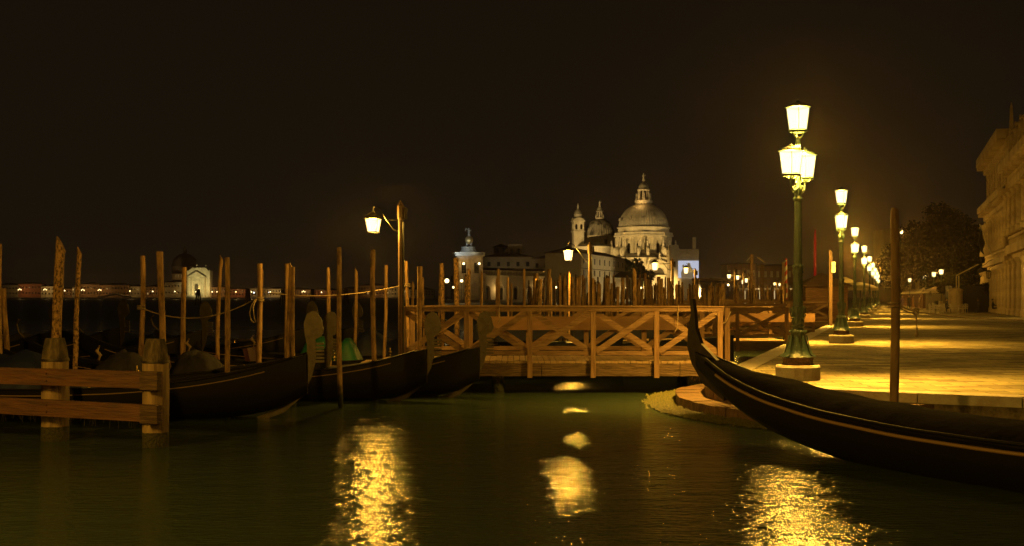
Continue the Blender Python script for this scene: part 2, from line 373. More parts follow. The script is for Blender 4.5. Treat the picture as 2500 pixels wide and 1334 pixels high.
# ================================================================ STREET LAMPS
def lantern(parent, c, s_=1.0, power=160, light=True):
    c = Vector(c)
    L_ = MB()
    n = 8; rt, rb, h = .222*s_, .165*s_, .46*s_
    L_.lathe([(rb*.93,-.04*s_),(rb*1.08,-.035*s_),(rb*1.15,0),(rb*1.05,.012*s_),(rb*1.02,.02*s_),(rb*.93,.015*s_),(rb*.93,-.04*s_)], (0,0,0), n, R(22.5), smooth=False, cap=False)
    for j in range(4): a = R(22.5+45*j); L_.bar((-rb*math.cos(a),-rb*math.sin(a),-.02*s_),(rb*math.cos(a),rb*math.sin(a),-.02*s_),.012*s_,.012*s_)
    for j in range(4):
        a = R(22.5+90*j); L_.bar((rb*math.cos(a)*1.02,rb*math.sin(a)*1.02,0),(rt*math.cos(a)*1.02,rt*math.sin(a)*1.02,h),.012*s_,.012*s_)
    L_.lathe([(rt*1.0,h-.012*s_),(rt*1.18,h),(rt*1.18,h+.025*s_),(rt*1.02,h+.03*s_)], (0,0,0), n, R(22.5), smooth=False, cap=False)
    o = L_.build('lantern', 'green_iron', parent, c)
    MB().lathe([(rb,.021*s_),(rt,h-.014*s_)], (0,0,0), n, R(22.5), smooth=False, cap=False).build('lantern_glass', 'lamp_glass', o)
    rf = MB(); rf.lathe([(rt*1.02,h+.03*s_),(rt*.8,h+.06*s_),(rt*.45,h+.09*s_),(rt*.3,h+.095*s_),(rt*.25,h+.12*s_),(.02*s_,h+.14*s_),(.012*s_,h+.17*s_)], (0,0,0), n, R(22.5), smooth=False, cap=False)
    rf.build('lantern_roof', 'green_iron', o)
    if light: point(o, (0,0,h*.5), power, rad=.13*s_)
    return o
PW = 190
def street_lamp(loc, label, rz, light=3, pw=1.0):
    t = empty('street_lamp', loc, label, 'street lamp', 'three lantern street lamps along the quay', rz)
    b = MB(); b.lathe([(.43,0),(.445,.02),(.445,.26),(.42,.30),(.30,.305)], (0,0,0), 16, R(11.25), smooth=False); b.build('stone_base', 'istrian', t)
    MB().lathe([(.31,.305),(.31,.33),(.295,.345),(.295,.42),(.31,.435),(.31,.455),(.24,.46)], (0,0,0), 8, R(22.5), smooth=False).build('plinth', 'rust_iron', t)
    f = MB(); n = 48
    prof = [(.285,.46),(.25,.48),(.215,.56),(.185,.68),(.16,.80),(.145,.90),(.15,.93),(.168,.95),(.168,.99),(.13,1.01),(.10,1.03),(.10,1.06),(.135,1.07),(.135,1.085),(.10,1.10),(.115,1.13),(.128,1.2),(.12,1.23),(.13,1.245),(.11,1.26),(.118,1.35),(.128,1.44),(.115,1.46),(.122,1.48)]
    f.lathe(prof, (0,0,0), n, 0, .09, fl=4)
    for ring_, (zb, rb, zt, rt, cnt, wd) in enumerate([(.47,.30,.90,.155,8,.10),(1.26,.118,1.45,.135,8,.05)]):     # acanthus leaves
        for j in range(cnt):
            a = 2*math.pi*j/cnt+.2; ca, sa = math.cos(a), math.sin(a); vs = []
            for i in range(7):
                u = i/6; r = rb+(rt-rb)*u**.6+.018+(.035 if i == 0 and ring_ == 0 else 0); z = zb+(zt-zb)*u; ww_ = wd*(1-.75*u)*(1 if i % 2 else .8)
                for sgn, dr in ((-1,-.012),(0,.014),(1,-.012)):
                    vs.append(((r+dr)*ca-sgn*ww_*sa, (r+dr)*sa+sgn*ww_*ca, z+(-.012 if sgn and i % 2 else 0)))
            f.add(vs, [(i*3+k, i*3+k+1, i*3+k+4, i*3+k+3) for i in range(6) for k in range(2)], True)
    for j in range(14):
        a = 2*math.pi*j/14; f.ball((.165*math.cos(a), .165*math.sin(a), .97), .022, 6); f.ball((.13*math.cos(a), .13*math.sin(a), 1.24), .014, 5)
    f.build('lamp_foot', 'green_iron', t)
    c = MB(); c.lathe([(.098,1.48),(.094,2.15)], (0,0,0), 32, 0, .1)
    c.lathe([(.11,2.15),(.115,2.17),(.1,2.19),(.105,2.27),(.118,2.29),(.105,2.31)], (0,0,0), 24); c.lathe([(.085,2.31),(.072,3.62)], (0,0,0), 32, 0, .1)
    c.build('column', 'green_iron', t)
    k = MB(); k.lathe([(.075,3.6),(.10,3.63),(.10,3.66),(.075,3.68),(.07,3.74),(.10,3.78),(.10,3.86),(.06,3.92),(.05,4.2),(.055,4.6),(.08,4.66),(.055,4.7),(.05,4.88)], (0,0,0), 16)
    for j in range(6):
        a = j*math.pi/3; k.tube([(.06*math.cos(a),.06*math.sin(a),3.72),(.12*math.cos(a),.12*math.sin(a),3.80),(.115*math.cos(a),.115*math.sin(a),3.88),(.07*math.cos(a),.07*math.sin(a),3.9)], .014, 6)
    for j in range(3):
        a = j*2.094; k.tube([(.05*math.cos(a),.05*math.sin(a),4.86),(.12*math.cos(a),.12*math.sin(a),4.93),(.13*math.cos(a),.13*math.sin(a),5.0)], .012, 6)
    k.build('capital', 'green_iron', t)
    for sgn in (-1, 1):
        a = MB(); y = sgn*.42
        a.tube([(0,sgn*.05,3.86),(0,y*.55,3.78),(0,y*.92,3.84),(0,y,3.95),(0,y,4.06)], [.03,.026,.026,.024,.03], 8)
        a.tube([(0,sgn*.06,4.25),(0,y*.35,4.18),(0,y*.5,4.02),(0,y*.35,3.92),(0,y*.25,4.0)], .014, 6)
        for j in range(4):
            q_ = R(45+90*j); a.tube([(0,y,4.0),(.1*math.cos(q_),y+.1*math.sin(q_),4.03),(.13*math.cos(q_),y+.13*math.sin(q_),4.09)], .011, 5)
        a.build('lamp_arm', 'green_iron', t)
        lantern(t, (0,y,4.10), 1, PW*pw, light >= 3)
    if light and pw == 1.0:
        l = bpy.data.lights.new('added_pool_spot', 'SPOT'); l.energy = 13000; l.color = SOD; l.spot_size = R(124); l.spot_blend = .9; l.shadow_soft_size = .12  # extra spot added under the top lantern to throw pools on the paving
        o = bpy.data.objects.new('added_pool_spot', l); C.objects.link(o); o.location = (.0,0,4.75); o.parent = t; KID.setdefault(t.name, []).append(o)
    lantern(t, (0,0,5.02), 1, PW*pw if light >= 3 else PW*3.2, light >= 1)
    return t
LMP = [(1948,23.9),(2054,42.7),(2087,66),(2110,90)]
pos = [(W(px, D), D) for px, D in LMP]
while len(pos) < 9:
    x, y = pos[-1]; pos.append((x+7.62, y+24))
words = ['large green three lantern street lamp on a rust stained stone base nearest the camera', 'second green three lantern street lamp from the camera, behind the tall near one',
 'third green street lamp along the quay, just left of the bare mooring post', 'fourth green street lamp along the quay row', 'fifth green street lamp in the receding quay row',
 'sixth green street lamp in the receding quay row', 'seventh green street lamp in the receding quay row', 'eighth green street lamp in the receding quay row', 'farthest green street lamp at the end of the quay row']
for i, (x, y) in enumerate(pos): street_lamp((x, y, QZ), words[i], R(-14) if i else R(-32), 3 if i < 4 else 1)
street_lamp((3.6,-5.0,QZ), 'green three lantern street lamp on the quay where the photographer stands, right', R(20), 3, 1.6)
street_lamp((-10.3,7.5,QZ), 'green three lantern street lamp on the quay where the photographer stands, left', R(-20), 3, 3.0)
# single lamps of the square on the right
def park_lamp(px, py, D, label, group, power=260, g=True):
    z = Z(py, D)-.25; x = W(px, D)
    t = empty('park_lamp', (x, D, QZ), label, 'street lamp', group)
    h = z-QZ
    MB().lathe([(.16,0),(.16,.25),(.09,.4),(.05,.6),(.045,h-.2),(.09,h-.12),(.05,h-.05)], (0,0,0), 10).build('column', 'green_iron', t)
    lantern(t, (0,0,h), 1.15, power, True)
    return t
for k, (px, py, D) in enumerate([(2221,685,190),(2258,677,165),(2280,671,150),(2298,665,138)]):
    park_lamp(px, py, D, 'single lantern lamp %s in the row above the market stalls' % ['farthest and lowest','second farthest','second nearest','nearest and highest'][k], 'single lantern lamps beside the market stalls', 200)

# ================================================================ PIERS
def pier(D, xl, xr, label, wdt=2.5, dz=.75, rail=1.25, sp=1.42, board=None, xrail=None, y_off=0, step=0):
    t = empty('wooden_pier', (0, D, 0), label, 'pier', 'railed wooden piers')
    L_ = xr-xl; xrail = xl if xrail is None else xrail
    dk = MB(); x = xl; k = 0
    while x < xr-.02:
        dk.box((x+.07, wdt/2, dz-.025+random.uniform(-.004,.004)), (.13, wdt+.06+random.uniform(-.03,.03), .05)); x += .142
    dk.build('deck', 'deck_wood', t)
    for y in (.02, wdt-.02):
        b = MB(); x = xl
        while x < xr-.1:
            e_ = min(x+3.2, xr); b.box(((x+e_)/2, y, dz-.2), (e_-x-.015, .09, .29)); x = e_
        b.build('edge_beam', 'beam_wood', t)
    n = max(1, round((xr-xrail)/sp)); s_ = (xr-xrail)/n
    for side, y in ((0, -.06), (1, wdt+.06)):
        rp_ = MB(); rp_.box(((xrail+xr)/2, y, dz+rail-.05), (xr-xrail+.16, .13, .10)); rp_.box(((xrail+xr)/2, y-.002, dz+rail+.012), (xr-xrail+.2, .17, .024))
        rp_.build('handrail', 'pier_wood', t)
        br = MB(); br.box(((xrail+xr)/2, y+.02, dz+.19), (xr-xrail, .06, .10)); br.build('bottom_rail', 'pier_wood', t)
        for i in range(n+1):
            px = xrail+i*s_
            MB().box((px, y-.005, dz+(rail-.10)/2-.19), (.115, .115, rail-.10+.38)).build('post', 'post_wood', t)
            if i < n:
                a, b2 = (px+.06, dz+.22), (px+s_-.06, dz+rail-.12)
                MB().bar((a[0],y-.025,a[1]),(b2[0],y-.025,b2[1]),.13,.045, (0,1,0)).build('cross_brace', 'pier_wood', t)
                MB().bar((a[0],y+.028,b2[1]),(b2[0],y+.028,a[1]),.13,.045, (0,1,0)).build('cross_brace', 'pier_wood', t)
    x = xl+(2.18 if D < 30 else .8)
    while x < xr:
        for y in (.25, wdt-.3):
            MB().lathe([(.14,-2.4),(.15,.1),(.12,.4),(.125,dz-.06)], (x, y, 0), 10).build('support_pile', 'bark_rough', t)
        MB().box((x, wdt/2, dz-.16), (.16, wdt-.15, .18)).build('cross_beam', 'beam_wood', t)
        x += 4.6 if D < 30 else 3.05
    if board:
        MB().box(((board[0]+board[1])/2, wdt-.08, (board[2]+board[3])/2), (board[1]-board[0], .035, board[3]-board[2])).build('side_board', 'board', t)
    return t
D1 = 27.5
p1 = pier(D1, W(985,D1), W(1750,D1)+.06, 'nearest wooden pier with cross braced railings, its board panel and stone end block', board=(W(1198,30), W(1665,30), Z(806,30), Z(773,30)))
MB().box((W(1762,D1)+.12, .3, .5), (.42,.9,.42)).build('end_block', 'istrian', p1)
MB().box((W(1775,28.6), 1.1, 1.3), (.12,.12,1.35)).build('post', 'post_wood', p1)
# bare landing stage left of the railings
ls = empty('landing_stage', (0, D1+.3, 0), 'low bare plank landing stage at the left end of the nearest pier', 'landing stage')
d = MB(); x = W(862,D1)
while x < W(984,D1)-.1: d.box((x+.06, 1.1, .70 if x > W(915,D1) else .62), (.12,2.2,.05)); x += .13
d.build('deck', 'deck_wood', ls); MB().box((W(923,D1), 0, .5), (1.1,.08,.26)).build('edge_beam', 'beam_wood', ls)
for xx in (W(870,D1), W(960,D1)): MB().lathe([(.1,-2),(.1,.6)], (xx,.4,0), 8).build('support_pile', 'bark_rough', ls)
def span(D, pl, label, **k): return pier(D, W(pl, D), KX(D)+.1, label, **k)
span(41.5, 1440, 'second wooden pier, seen left of the tall near street lamp', sp=1.9, rail=1.15, dz=.7, board=(8.0,11.2,1.3,1.62))
span(56, 1600, 'third wooden pier, seen just right of the near street lamp column', sp=1.6, rail=1.15, dz=.72)
span(72, 1660, 'fourth wooden pier, behind the post with the yellow sign', sp=1.8, rail=1.2, dz=.75)
span(90, 1700, 'fifth wooden pier, beside the third street lamp foot', sp=2.2, rail=1.2, dz=.8)
# the gate fence standing between pier three and the kerb
g = empty('gate_fence', (KX(50)-.6, 50, 0), 'slatted wooden gate with a pale notice beside the quay kerb', 'gate')
for k in range(6): MB().box((.12*k*.3, .28*k, 1.1), (.05,.16,1.3)).build('slat', 'post_wood', g)
MB().box((0,-.15,1.15), (.16,.16,1.6)).build('post', 'post_wood', g); MB().box((.02,.35,1.6), (.09,.3,.5)).build('notice', 'tarp_light', g)

# pier lamps: wooden pole, bracket, hanging lantern
def pier_lamp(D, pxp, ytop, pxl, y0, y1, label, power, side=-1, base=.72):
    xp = W(pxp, D); t = empty('pier_lamp', (xp, D, base), label, 'lamp post', 'lamp posts on the piers')
    ht = Z(ytop, D)-base; r = .06
    MB().lathe([(r,-1.6 if base < .7 else 0),(r*.95,ht-.45),(r*1.35,ht-.4),(r*1.35,ht-.12),(.01,ht)], (0,0,0), 8, R(22.5), smooth=False).build('pole', 'post_dark', t)
    MB().tube([(r*1.15,-.03,0),(r*1.15,-.03,ht*.55),(r*1.1,-.05,ht-.5)], .016, 6).build('conduit', 'dark_iron', t)
    MB().box((r*1.9,-.04,ht-.30), (.07,.09,.26)).build('junction_box', 'tarp_grey', t)
    dx = W(pxl, D)-xp; zl1 = Z(y0, D)-base; zl0 = Z(y1, D)-base; h = zl1-zl0
    MB().tube([(0,0,zl0-.02),(dx*.25,-.01,zl0+.05),(dx*.5,-.01,zl1-.02),(dx*.75,-.01,zl1+.22),(dx,0,zl1+.30),(dx,0,zl1+.16)], .014, 6).build('bracket', 'dark_iron', t)
    MB().bar((0,0,zl1-.02),(dx*.55,0,zl1-.02),.02,.02).build('bracket', 'dark_iron', t)
    rt = .2; rb = .14
    l = MB(); l.lathe([(rt*1.02,zl1),(rt*1.22,zl1+.01),(rt*1.1,zl1+.05),(rt*.55,zl1+.13),(.04,zl1+.17)], (dx,0,0), 4, R(33), smooth=False, cap=False)
    l.lathe([(rb*.92,zl0-.02),(rb*1.05,zl0-.02),(rb*1.05,zl0),(rb*.92,zl0)], (dx,0,0), 4, R(33), smooth=False, cap=False)
    for j in range(4):
        a = R(33+90*j); l.bar((dx+rb*math.cos(a)*1.02,rb*math.sin(a)*1.02,zl0),(dx+rt*math.cos(a)*1.02,rt*math.sin(a)*1.02,zl1),.014,.014)
    lo_ = l.build('lantern', 'dark_iron', t)
    g_ = MB().lathe([(rb,zl0),(rt,zl1)], (dx,0,0), 4, R(33), smooth=False, cap=False).build('lantern_glass', 'lamp_glass', lo_)
    point(lo_, (dx,0,(zl0+zl1)/2), power, rad=.11)
    return t
pier_lamp(27.2, 978, 490, 911, 536, 566, 'lamp post on the nearest pier with one big hanging lantern on the left', 210, base=.2)
pier_lamp(41.3, 1440, 590, 1387, 613, 636, 'second pier lamp post, lantern glowing left of the church bell tower', 260)
pier_lamp(55.8, 1641, 630, 1599, 643, 660, 'third pier lamp post, lantern in front of the church portal', 110)
pier_lamp(71.8, 1697, 655, 1675, 655, 668, 'fourth pier lamp post, lantern in front of the bright poster', 100)
for k, (px, D, y) in enumerate([(1780,88,676),(1801,100,679),(1822,112,686),(1814,125,690)]):
    pier_lamp(D, px+14, y-24, px, y-5, y+4, 'far pier lamp, %s of four left of the near street lamp' % ['leftmost','second from left','rightmost','lowest'][k], 80)
for k, (px, D, y) in enumerate([(1891,150,694),(1903,162,696),(1914,175,695),(1910,185,704)]):
    pier_lamp(D, px+5, y-14, px, y-3, y+3, 'distant pier lamp, %s of the small cluster beside the red striped pole' % ['leftmost','second from left','rightmost','lowest'][k], 80)

# ================================================================ POLES
def pole_mesh(h, r, lean=0, seed=0, tip='flat', rough='bark', n=14, taper=.82, amp=.16):
    b = MB(); rings = max(14, int(h/.16)); vs = []; rnd = random.Random(seed)
    ph = rnd.uniform(0, 6); bend = rnd.uniform(.3,1.0)*r*1.1
    for i in range(rings+1):
        u = i/rings; z = -1.6+u*(h+1.6)
        ox = lean*max(z,0)/h+bend*math.sin(u*5+ph)*.6; oy = bend*.5*math.cos(u*4+ph)
        rr = r*(1-(1-taper)*u)
        for j in range(n):
            a = 2*math.pi*j/n
            q_ = rr*(1+amp*noise.noise(Vector((math.cos(a)*1.4+seed*3, math.sin(a)*1.4, z*1.1)))+amp*.5*noise.noise(Vector((math.cos(a)*3+seed, math.sin(a)*3, z*5))))
            zz = z
            if i == rings:
                if tip == 'slant': zz += -math.cos(a)*r*1.5-r*.6
                elif tip == 'round': q_ *= .55
                elif tip == 'flare': q_ *= 1.18
            if i == rings-1 and tip == 'round': q_ *= .92; zz = h-r*.5
            vs.append((ox+q_*math.cos(a), oy+q_*math.sin(a), zz))
    fs = [(i*n+j, i*n+(j+1)%n, (i+1)*n+(j+1)%n, (i+1)*n+j) for i in range(rings) for j in range(n)]
    b.add(vs, fs, True); b.add(vs[-n:], [tuple(range(n))])
    return b
GP = 'rough wooden mooring poles among the gondolas'
PL = [ # px top, y top, px at bottom, depth, width px, tip, label
 (1,596,3,26,13,'flat','mooring pole cut off by the left picture edge'),
 (15,705,16,30,15,'flat','short dark red mooring pole near the left edge'),
 (147,588,143,21,27,'slant','thickest tall mooring pole with a slanted top behind the left banded pile'),
 (193,608,183,26,14,'slant','thin leaning mooring pole with slanted tip right of the thickest one'),
 (346,625,341,27,14,'flat','mooring pole with a rope loop left of the right banded pile'),
 (392,615,391,23,18,'flare','straight ringed mooring pole standing right behind the right banded pile'),
 (448,653,448,27,14,'flat','mooring pole covering the left end of the distant white church'),
 (540,627,532,31,11,'slant','thin dark leaning mooring pole, left one of the pair right of the white church'),
 (551,629,560,22,15,'flat','long mooring pole reaching lowest, right one of the pair right of the white church'),
 (631,644,632,27,14,'flare','mooring pole with rope knot and a slimmer pole close behind'),
 (638,660,637,31,7,'flat','slim pole hidden close behind the rope knot pole'),
 (697,644,702,31,11,'flare','back pole of the bundle of three left of the nearest gondola prow'),
 (710,645,704,25,12,'slant','front left pole of the bundle of three left of the nearest gondola prow'),
 (717,652,717,25,10,'flat','front right pole of the bundle of three left of the nearest gondola prow'),
 (802,653,804,30,11,'round','short pole behind the left green boat cover'),
 (825,604,834,24,14,'flat','tall smooth pole standing between the two green boat covers'),
 (867,656,868,32,9,'slant','thin pole with bright slanted cut left of the lit yellow pole'),
 (911,610,917,26,13,'flat','pole lit yellow directly under the first hanging pier lantern'),
 (942,648,936,31,9,'flare','thin dark pole leaning between the yellow lit pole and the lamp post'),
 (994,638,995,29,10,'flat','straight orange pole just right of the first pier lamp post'),
 (1009,688,1008,36,7,'slant','short thin pole with a white rope band right of the first lamp post'),
 (1027,651,1020,26.6,14,'flare','pole standing in front of the left end of the pier railing'),
 (1034,678,1033,33,6,'flat','thin pole just right of the one before the pier railing'),
 (1078,643,1076,31.5,12,'flat','spotted pole left of the thick pole hiding the lit customs tower'),
 (1072,668,1072,38,6,'flat','thin pole clinging to the left of the spotted pole'),
 (1113,630,1114,31.5,15,'flat','thick speckled pole hiding the left corner of the lit customs tower'),
 (1136,670,1135,36,8,'round','dark rounded pole in front of the customs tower door'),
 (1146,657,1145,32,10,'flat','speckled pole in front of the right side of the customs tower'),
 (1175,661,1173,40,8,'slant','dark pole with pale slanted head right of the customs tower'),
 (1212,680,1210,38,6,'flat','thin pole behind the pier left of the straight one'),
 (1218,657,1218,35,9,'flat','straight dark pole with a short companion on its left'),
 (1241,677,1241,45,7,'flat','greyish pole behind the second railing bay'),
 (1247,692,1246,36,7,'flat','pale short pole behind the second railing bay'),
 (1278,657,1278,36,8,'flat','pole rising over the middle post of the nearest railing'),
 (1306,681,1305,42,6,'flat','thin pole right of the middle railing post'),
 (1339,657,1339,40,10,'flare','pole with broad head left of the second hanging lantern'),
 (1345,676,1347,45,5,'slant','thin pole touching the one with broad head'),
 (1366,673,1368,36,8,'flat','bright pole below left of the second hanging lantern'),
 (1391,665,1390,42,6,'slant','curved pole straight below the second hanging lantern'),
 (1413,675,1413,38,8,'flat','bright pole with a ring mark right below the second lantern'),
]
pole_objs = {}
for k, (pt, yt, pb_, D, wp, tip, lab) in enumerate(PL):
    x0 = W(pb_, D); h = Z(yt, D); lean = W(pt, D)-x0
    r = wp*D/F/2*.98
    o = pole_mesh(h, r, lean, k+1, tip, amp=.2).build('mooring_pole', 'bark_rough' if k in (2,24,26,23,25,27,3) else 'bark')
    o.location = (x0, D, 0); tag(o, lab, 'mooring pole', GP); pole_objs[k] = o
# the pole field beyond the piers
protos = []
for i in range(7):
    m_ = pole_mesh(3.6, .078, random.uniform(-.12,.12), 60+i, ('flat','round','slant','flare')[i % 4], n=10)
    protos.append(m_)
first = {}
fld = []
rr = random.Random(11)
while len(fld) < 170:
    D = rr.uniform(36, 118); px = rr.uniform(1290, 1936)
    x = W(px, D)
    if x > KX(D)-1.2: continue
    if any(abs(D-q_) < 1.2 or -.3 < D-q_ < 2.9 for q_ in (41.5, 56, 72, 90)) : continue
    if D < 46 and rr.random() < .4: continue
    if px > 1780 and D < 60: continue
    fld.append((px, D, x))
for k, (px, D, x) in enumerate(fld):
    i = k % 7
    if i not in first: o = protos[i].build('mooring_pole', 'bark_dark' if i % 3 else 'bark'); first[i] = o
    else: o = first[i].copy(); C.objects.link(o)
    o.location = (x, D, 0); ztop = min(Z(rr.gauss(688, 13) if px < 1650 else rr.gauss(699, 9), D), 5.2)
    s_ = rr.uniform(.75,1.15)*(1+.004*(D-40)); o.scale = (s_, s_, max(ztop,2.6)/3.6); o.rotation_euler = (0, rr.uniform(-.01,.01), rr.uniform(0,6.28))
    tag(o, 'one of the many plain mooring poles crowded behind the piers', 'mooring pole', 'crowd of mooring poles behind the piers')
# the lone post in front of the promenade with its rope
D = 19.0
lp_ = pole_mesh(Z(508,D), 23*D/F/2, W(2184,D)-W(2181,D), 77, 'round', n=20, taper=.9, amp=.1).build('mooring_pole', 'lone_post'); lp_.location = (W(2181,D), D, 0)
tag(lp_, 'lone tall round headed mooring post in front of the lit promenade, tied with a rope', 'mooring pole')
rope = MB(); dd = 19.0
def P(px, py, D=19.0): return at(px, py, D)
for off in (0, 7): 
    rope.tube([P(2170+i*.0+14*math.cos(t)+12, 738+off+3*math.sin(t*.5)+off*.3, 19.0-.11*math.sin(t)) for i, t in enumerate([0,.6,1.2,1.8,2.4,3.14])], .012, 6)
rope.tube([P(2193,742),P(2205,750),P(2220,757),P(2234,760)], .013, 6); rope.tube([P(2193,746),P(2204,756),P(2218,763),P(2234,765)], .013, 6)
rope.tube([P(2229,757),P(2236,753),P(2243,757),P(2242,766),P(2234,768),P(2229,763),P(2234,757),P(2241,762),P(2236,772)], .02, 7)
rope.tube([P(2237,768),P(2237,785),P(2238,800),P(2238,812)], .013, 6)
rope.ball(P(2238,817), .035, 8); 
for k in range(7): rope.tube([P(2238,818),P(2238+(k-3)*1.6,824-abs(k-3)*.6)], .006, 4)
rope.tube([P(2241,762),P(2290,769,19),P(2370,777,18.6),P(2460,781,18),P(2620,784,17)], .011, 6)
tag(rope.build('mooring_rope', 'rope'), 'knotted rope with a hanging tassel running right from the lone post', 'rope')
# front pilings with two heavy rails, left
def pile(px, D, r, ztop, label):
    x = W(px, D); t = empty('banded_pile', (x, D, 0), label, 'pile', 'thick banded piles of the left barrier')
    def seg(z0, z1, m, nm, f=lambda z: 1, n=20, rg=10):
        b = MB(); vs = []
        for i in range(rg+1):
            z = z0+(z1-z0)*i/rg
            for j in range(n):
                a = 2*math.pi*j/n; q_ = r*f(z)*(1+.05*noise.noise(Vector((math.cos(a)*2+px, math.sin(a)*2, z*1.5)))+.04*noise.noise(Vector((math.cos(a)*7, math.sin(a)*7+px, z*2))))
                vs.append((q_*math.cos(a), q_*math.sin(a), z+(.02*noise.noise(Vector((a*3,px,1))) if i == rg else 0)))
        b.add(vs, [(i*n+j, i*n+(j+1)%n, (i+1)*n+(j+1)%n, (i+1)*n+j) for i in range(rg) for j in range(n)], True); b.add(vs[-n:], [tuple(range(n))])
        return b.build(nm, m, t)
    cz = ztop-.34
    seg(-1.8, .22, 'pile_slime', 'pile_foot', lambda z: 1.02); seg(.2, cz, 'pile_wood', 'pile_shaft')
    seg(cz, ztop, 'pile_cap', 'pile_cap', lambda z: 1-.30*((z-cz)/(ztop-cz))**1.3)
    MB().lathe([(r*1.035,cz-.02),(r*1.045,cz),(r*1.035,cz+.02)], (0,0,0), 24, cap=False).build('steel_band', 'steel', t)
pile(135, 18.6, .205, Z(826,18.6), 'left thick banded pile with mossy tapered head')
pile(380, 17.8, .195, Z(828,17.8), 'right thick banded pile with mossy tapered head')
bx = empty('barrier_rail', (0,0,0), 'pair of heavy dark red planks bolted across the two banded piles', 'rail')
for (ya, yb, h) in ((897,908,.25),(970,990,.25)):
    a = at(-330, ya-9 if ya < 900 else ya-17, 19.3); b = at(393, yb, 17.45)
    m_ = MB(); d_ = (b-a)
    for i in range(1): m_.bar((a.x,a.y-.02,a.z-h/2),(b.x,b.y-.02,b.z-h/2),.10,h)
    o = m_.build('plank', 'rail_wood', bx)
    MB().box((b.x-.14,b.y-.03-.025,b.z-h/2-.003), (.30,.10,h+.014), math.atan2(d_.y,d_.x)).build('end_plate', 'beam_wood', bx)
    for px in (135,360,376):
        u = (px+330)/723; p_ = a.lerp(b, u); 
        for dz in (.07,.18): MB().ball((p_.x,p_.y-.075-.01,p_.z-dz), .014, 6).build('bolt', 'rust_iron', o)
a = at(-330,953,19.3); b = at(393,990,17.45)
for k in range(70):
    u = random.uniform(.45,.97); p_ = a.lerp(b, u); z = p_.z-.25; l_ = random.uniform(.02,.13); wd = MB(); wd.tube([(p_.x,p_.y-.03+random.uniform(-.04,.04),z+.005),(p_.x+random.uniform(-.02,.02),p_.y-.03,z-l_)], .003, 4); wd.build('weed_strand', 'pile_slime', bx)

# ropes between the poles
def sag(a, b, s_, n=14): return [Vector(a).lerp(Vector(b), i/n)-Vector((0,0,s_*4*(i/n)*(1-i/n))) for i in range(n+1)]
def rope_between(pts, label, r=.011, loops=()):
    m_ = MB()
    for p in pts: m_.tube(p, r, 6)
    for (x, y, z, rad) in loops:
        for dz in (-.035, 0, .035): m_.tube([(x+rad*math.cos(t), y+rad*math.sin(t), z+dz) for t in [k*math.pi/6 for k in range(13)]], r, 5)
    tag(m_.build('mooring_rope', 'rope'), label, 'rope')
l1 = at(342,751,26.9); l2 = at(622,731,26.9)
rope_between([sag(l1,l2,.33)], 'sagging rope from the looped pole to the knotted pole across five poles', .013, [(l1.x,27,l1.z,.09),(l2.x+.09,27,l2.z,.095)])
c1 = at(622,733,26.85)
rope_between([[at(624,730,26.8),at(614,745,26.7),at(609,765,26.7),at(613,782,26.75),at(620,788,26.8)],[at(626,731,26.8),at(618,750,26.72),at(620,775,26.7),at(624,786,26.8)]], 'loop of spare rope hanging on the left of the knotted pole', .016)
rope_between([sag(at(632,712,28),at(975,699,27.1),.16)], 'thin long rope from the knotted pole to the first pier lamp post', .011)
rope_between([sag(at(975,699,27.1),at(995,697,29),.03)], 'short rope between the first pier lamp post and the orange pole', .011, [(W(995,29),29,Z(697,29),.07)])
rope_between([[at(1228,744,27.35),at(1220,744,27.33),at(1219,760,27.33),at(1221,782,27.33),at(1216,790,27.33)]], 'white cord hanging from the handrail left of the middle railing post', .008)
rope_between([[at(1656,746,27.35),at(1655,775,27.33),at(1654,800,27.33),at(1647,812,27.33)]], 'pale cord hanging from the handrail near the right end', .008)
rope_between([sag(at(1748,768,27.35),at(1783,762,28.5),.24)], 'chain hanging between the two end posts of the pier', .014)
# ================================================================ GONDOLAS
SX = [-5.5,-5.2,-4.6,-3.8,-2.5,-1,.5,2,3.2,4.1,4.8,5.15,5.3]
SBm = [.03,.1,.25,.42,.6,.69,.7,.63,.5,.34,.18,.08,.03]
SG = [1.35,1.12,.88,.72,.6,.54,.52,.56,.66,.8,.98,1.1,1.16]
SK1 = [.95,.6,.3,.08,-.1,-.15,-.15,-.12,-.08,0,.12,.3,.5]
def interp(x, Y):
    for i in range(len(SX)-1):
        if x <= SX[i+1]:
            t = (x-SX[i])/(SX[i+1]-SX[i]); t = max(0, t); return Y[i]+(Y[i+1]-Y[i])*t
    return Y[-1]
def smooth_samples(SK, n=44):
    xs = [-5.5+10.8*i/n for i in range(n+1)]
    def sm(Y, x): return sum(interp(max(-5.5,min(5.3,x+d)), Y)*w_ for d, w_ in ((-.35,.2),(-.15,.2),(0,.2),(.15,.2),(.35,.2)))
    return [(x, max(.02, sm(SBm, x)), sm(SG, x), sm(SK, x)) for x in xs]
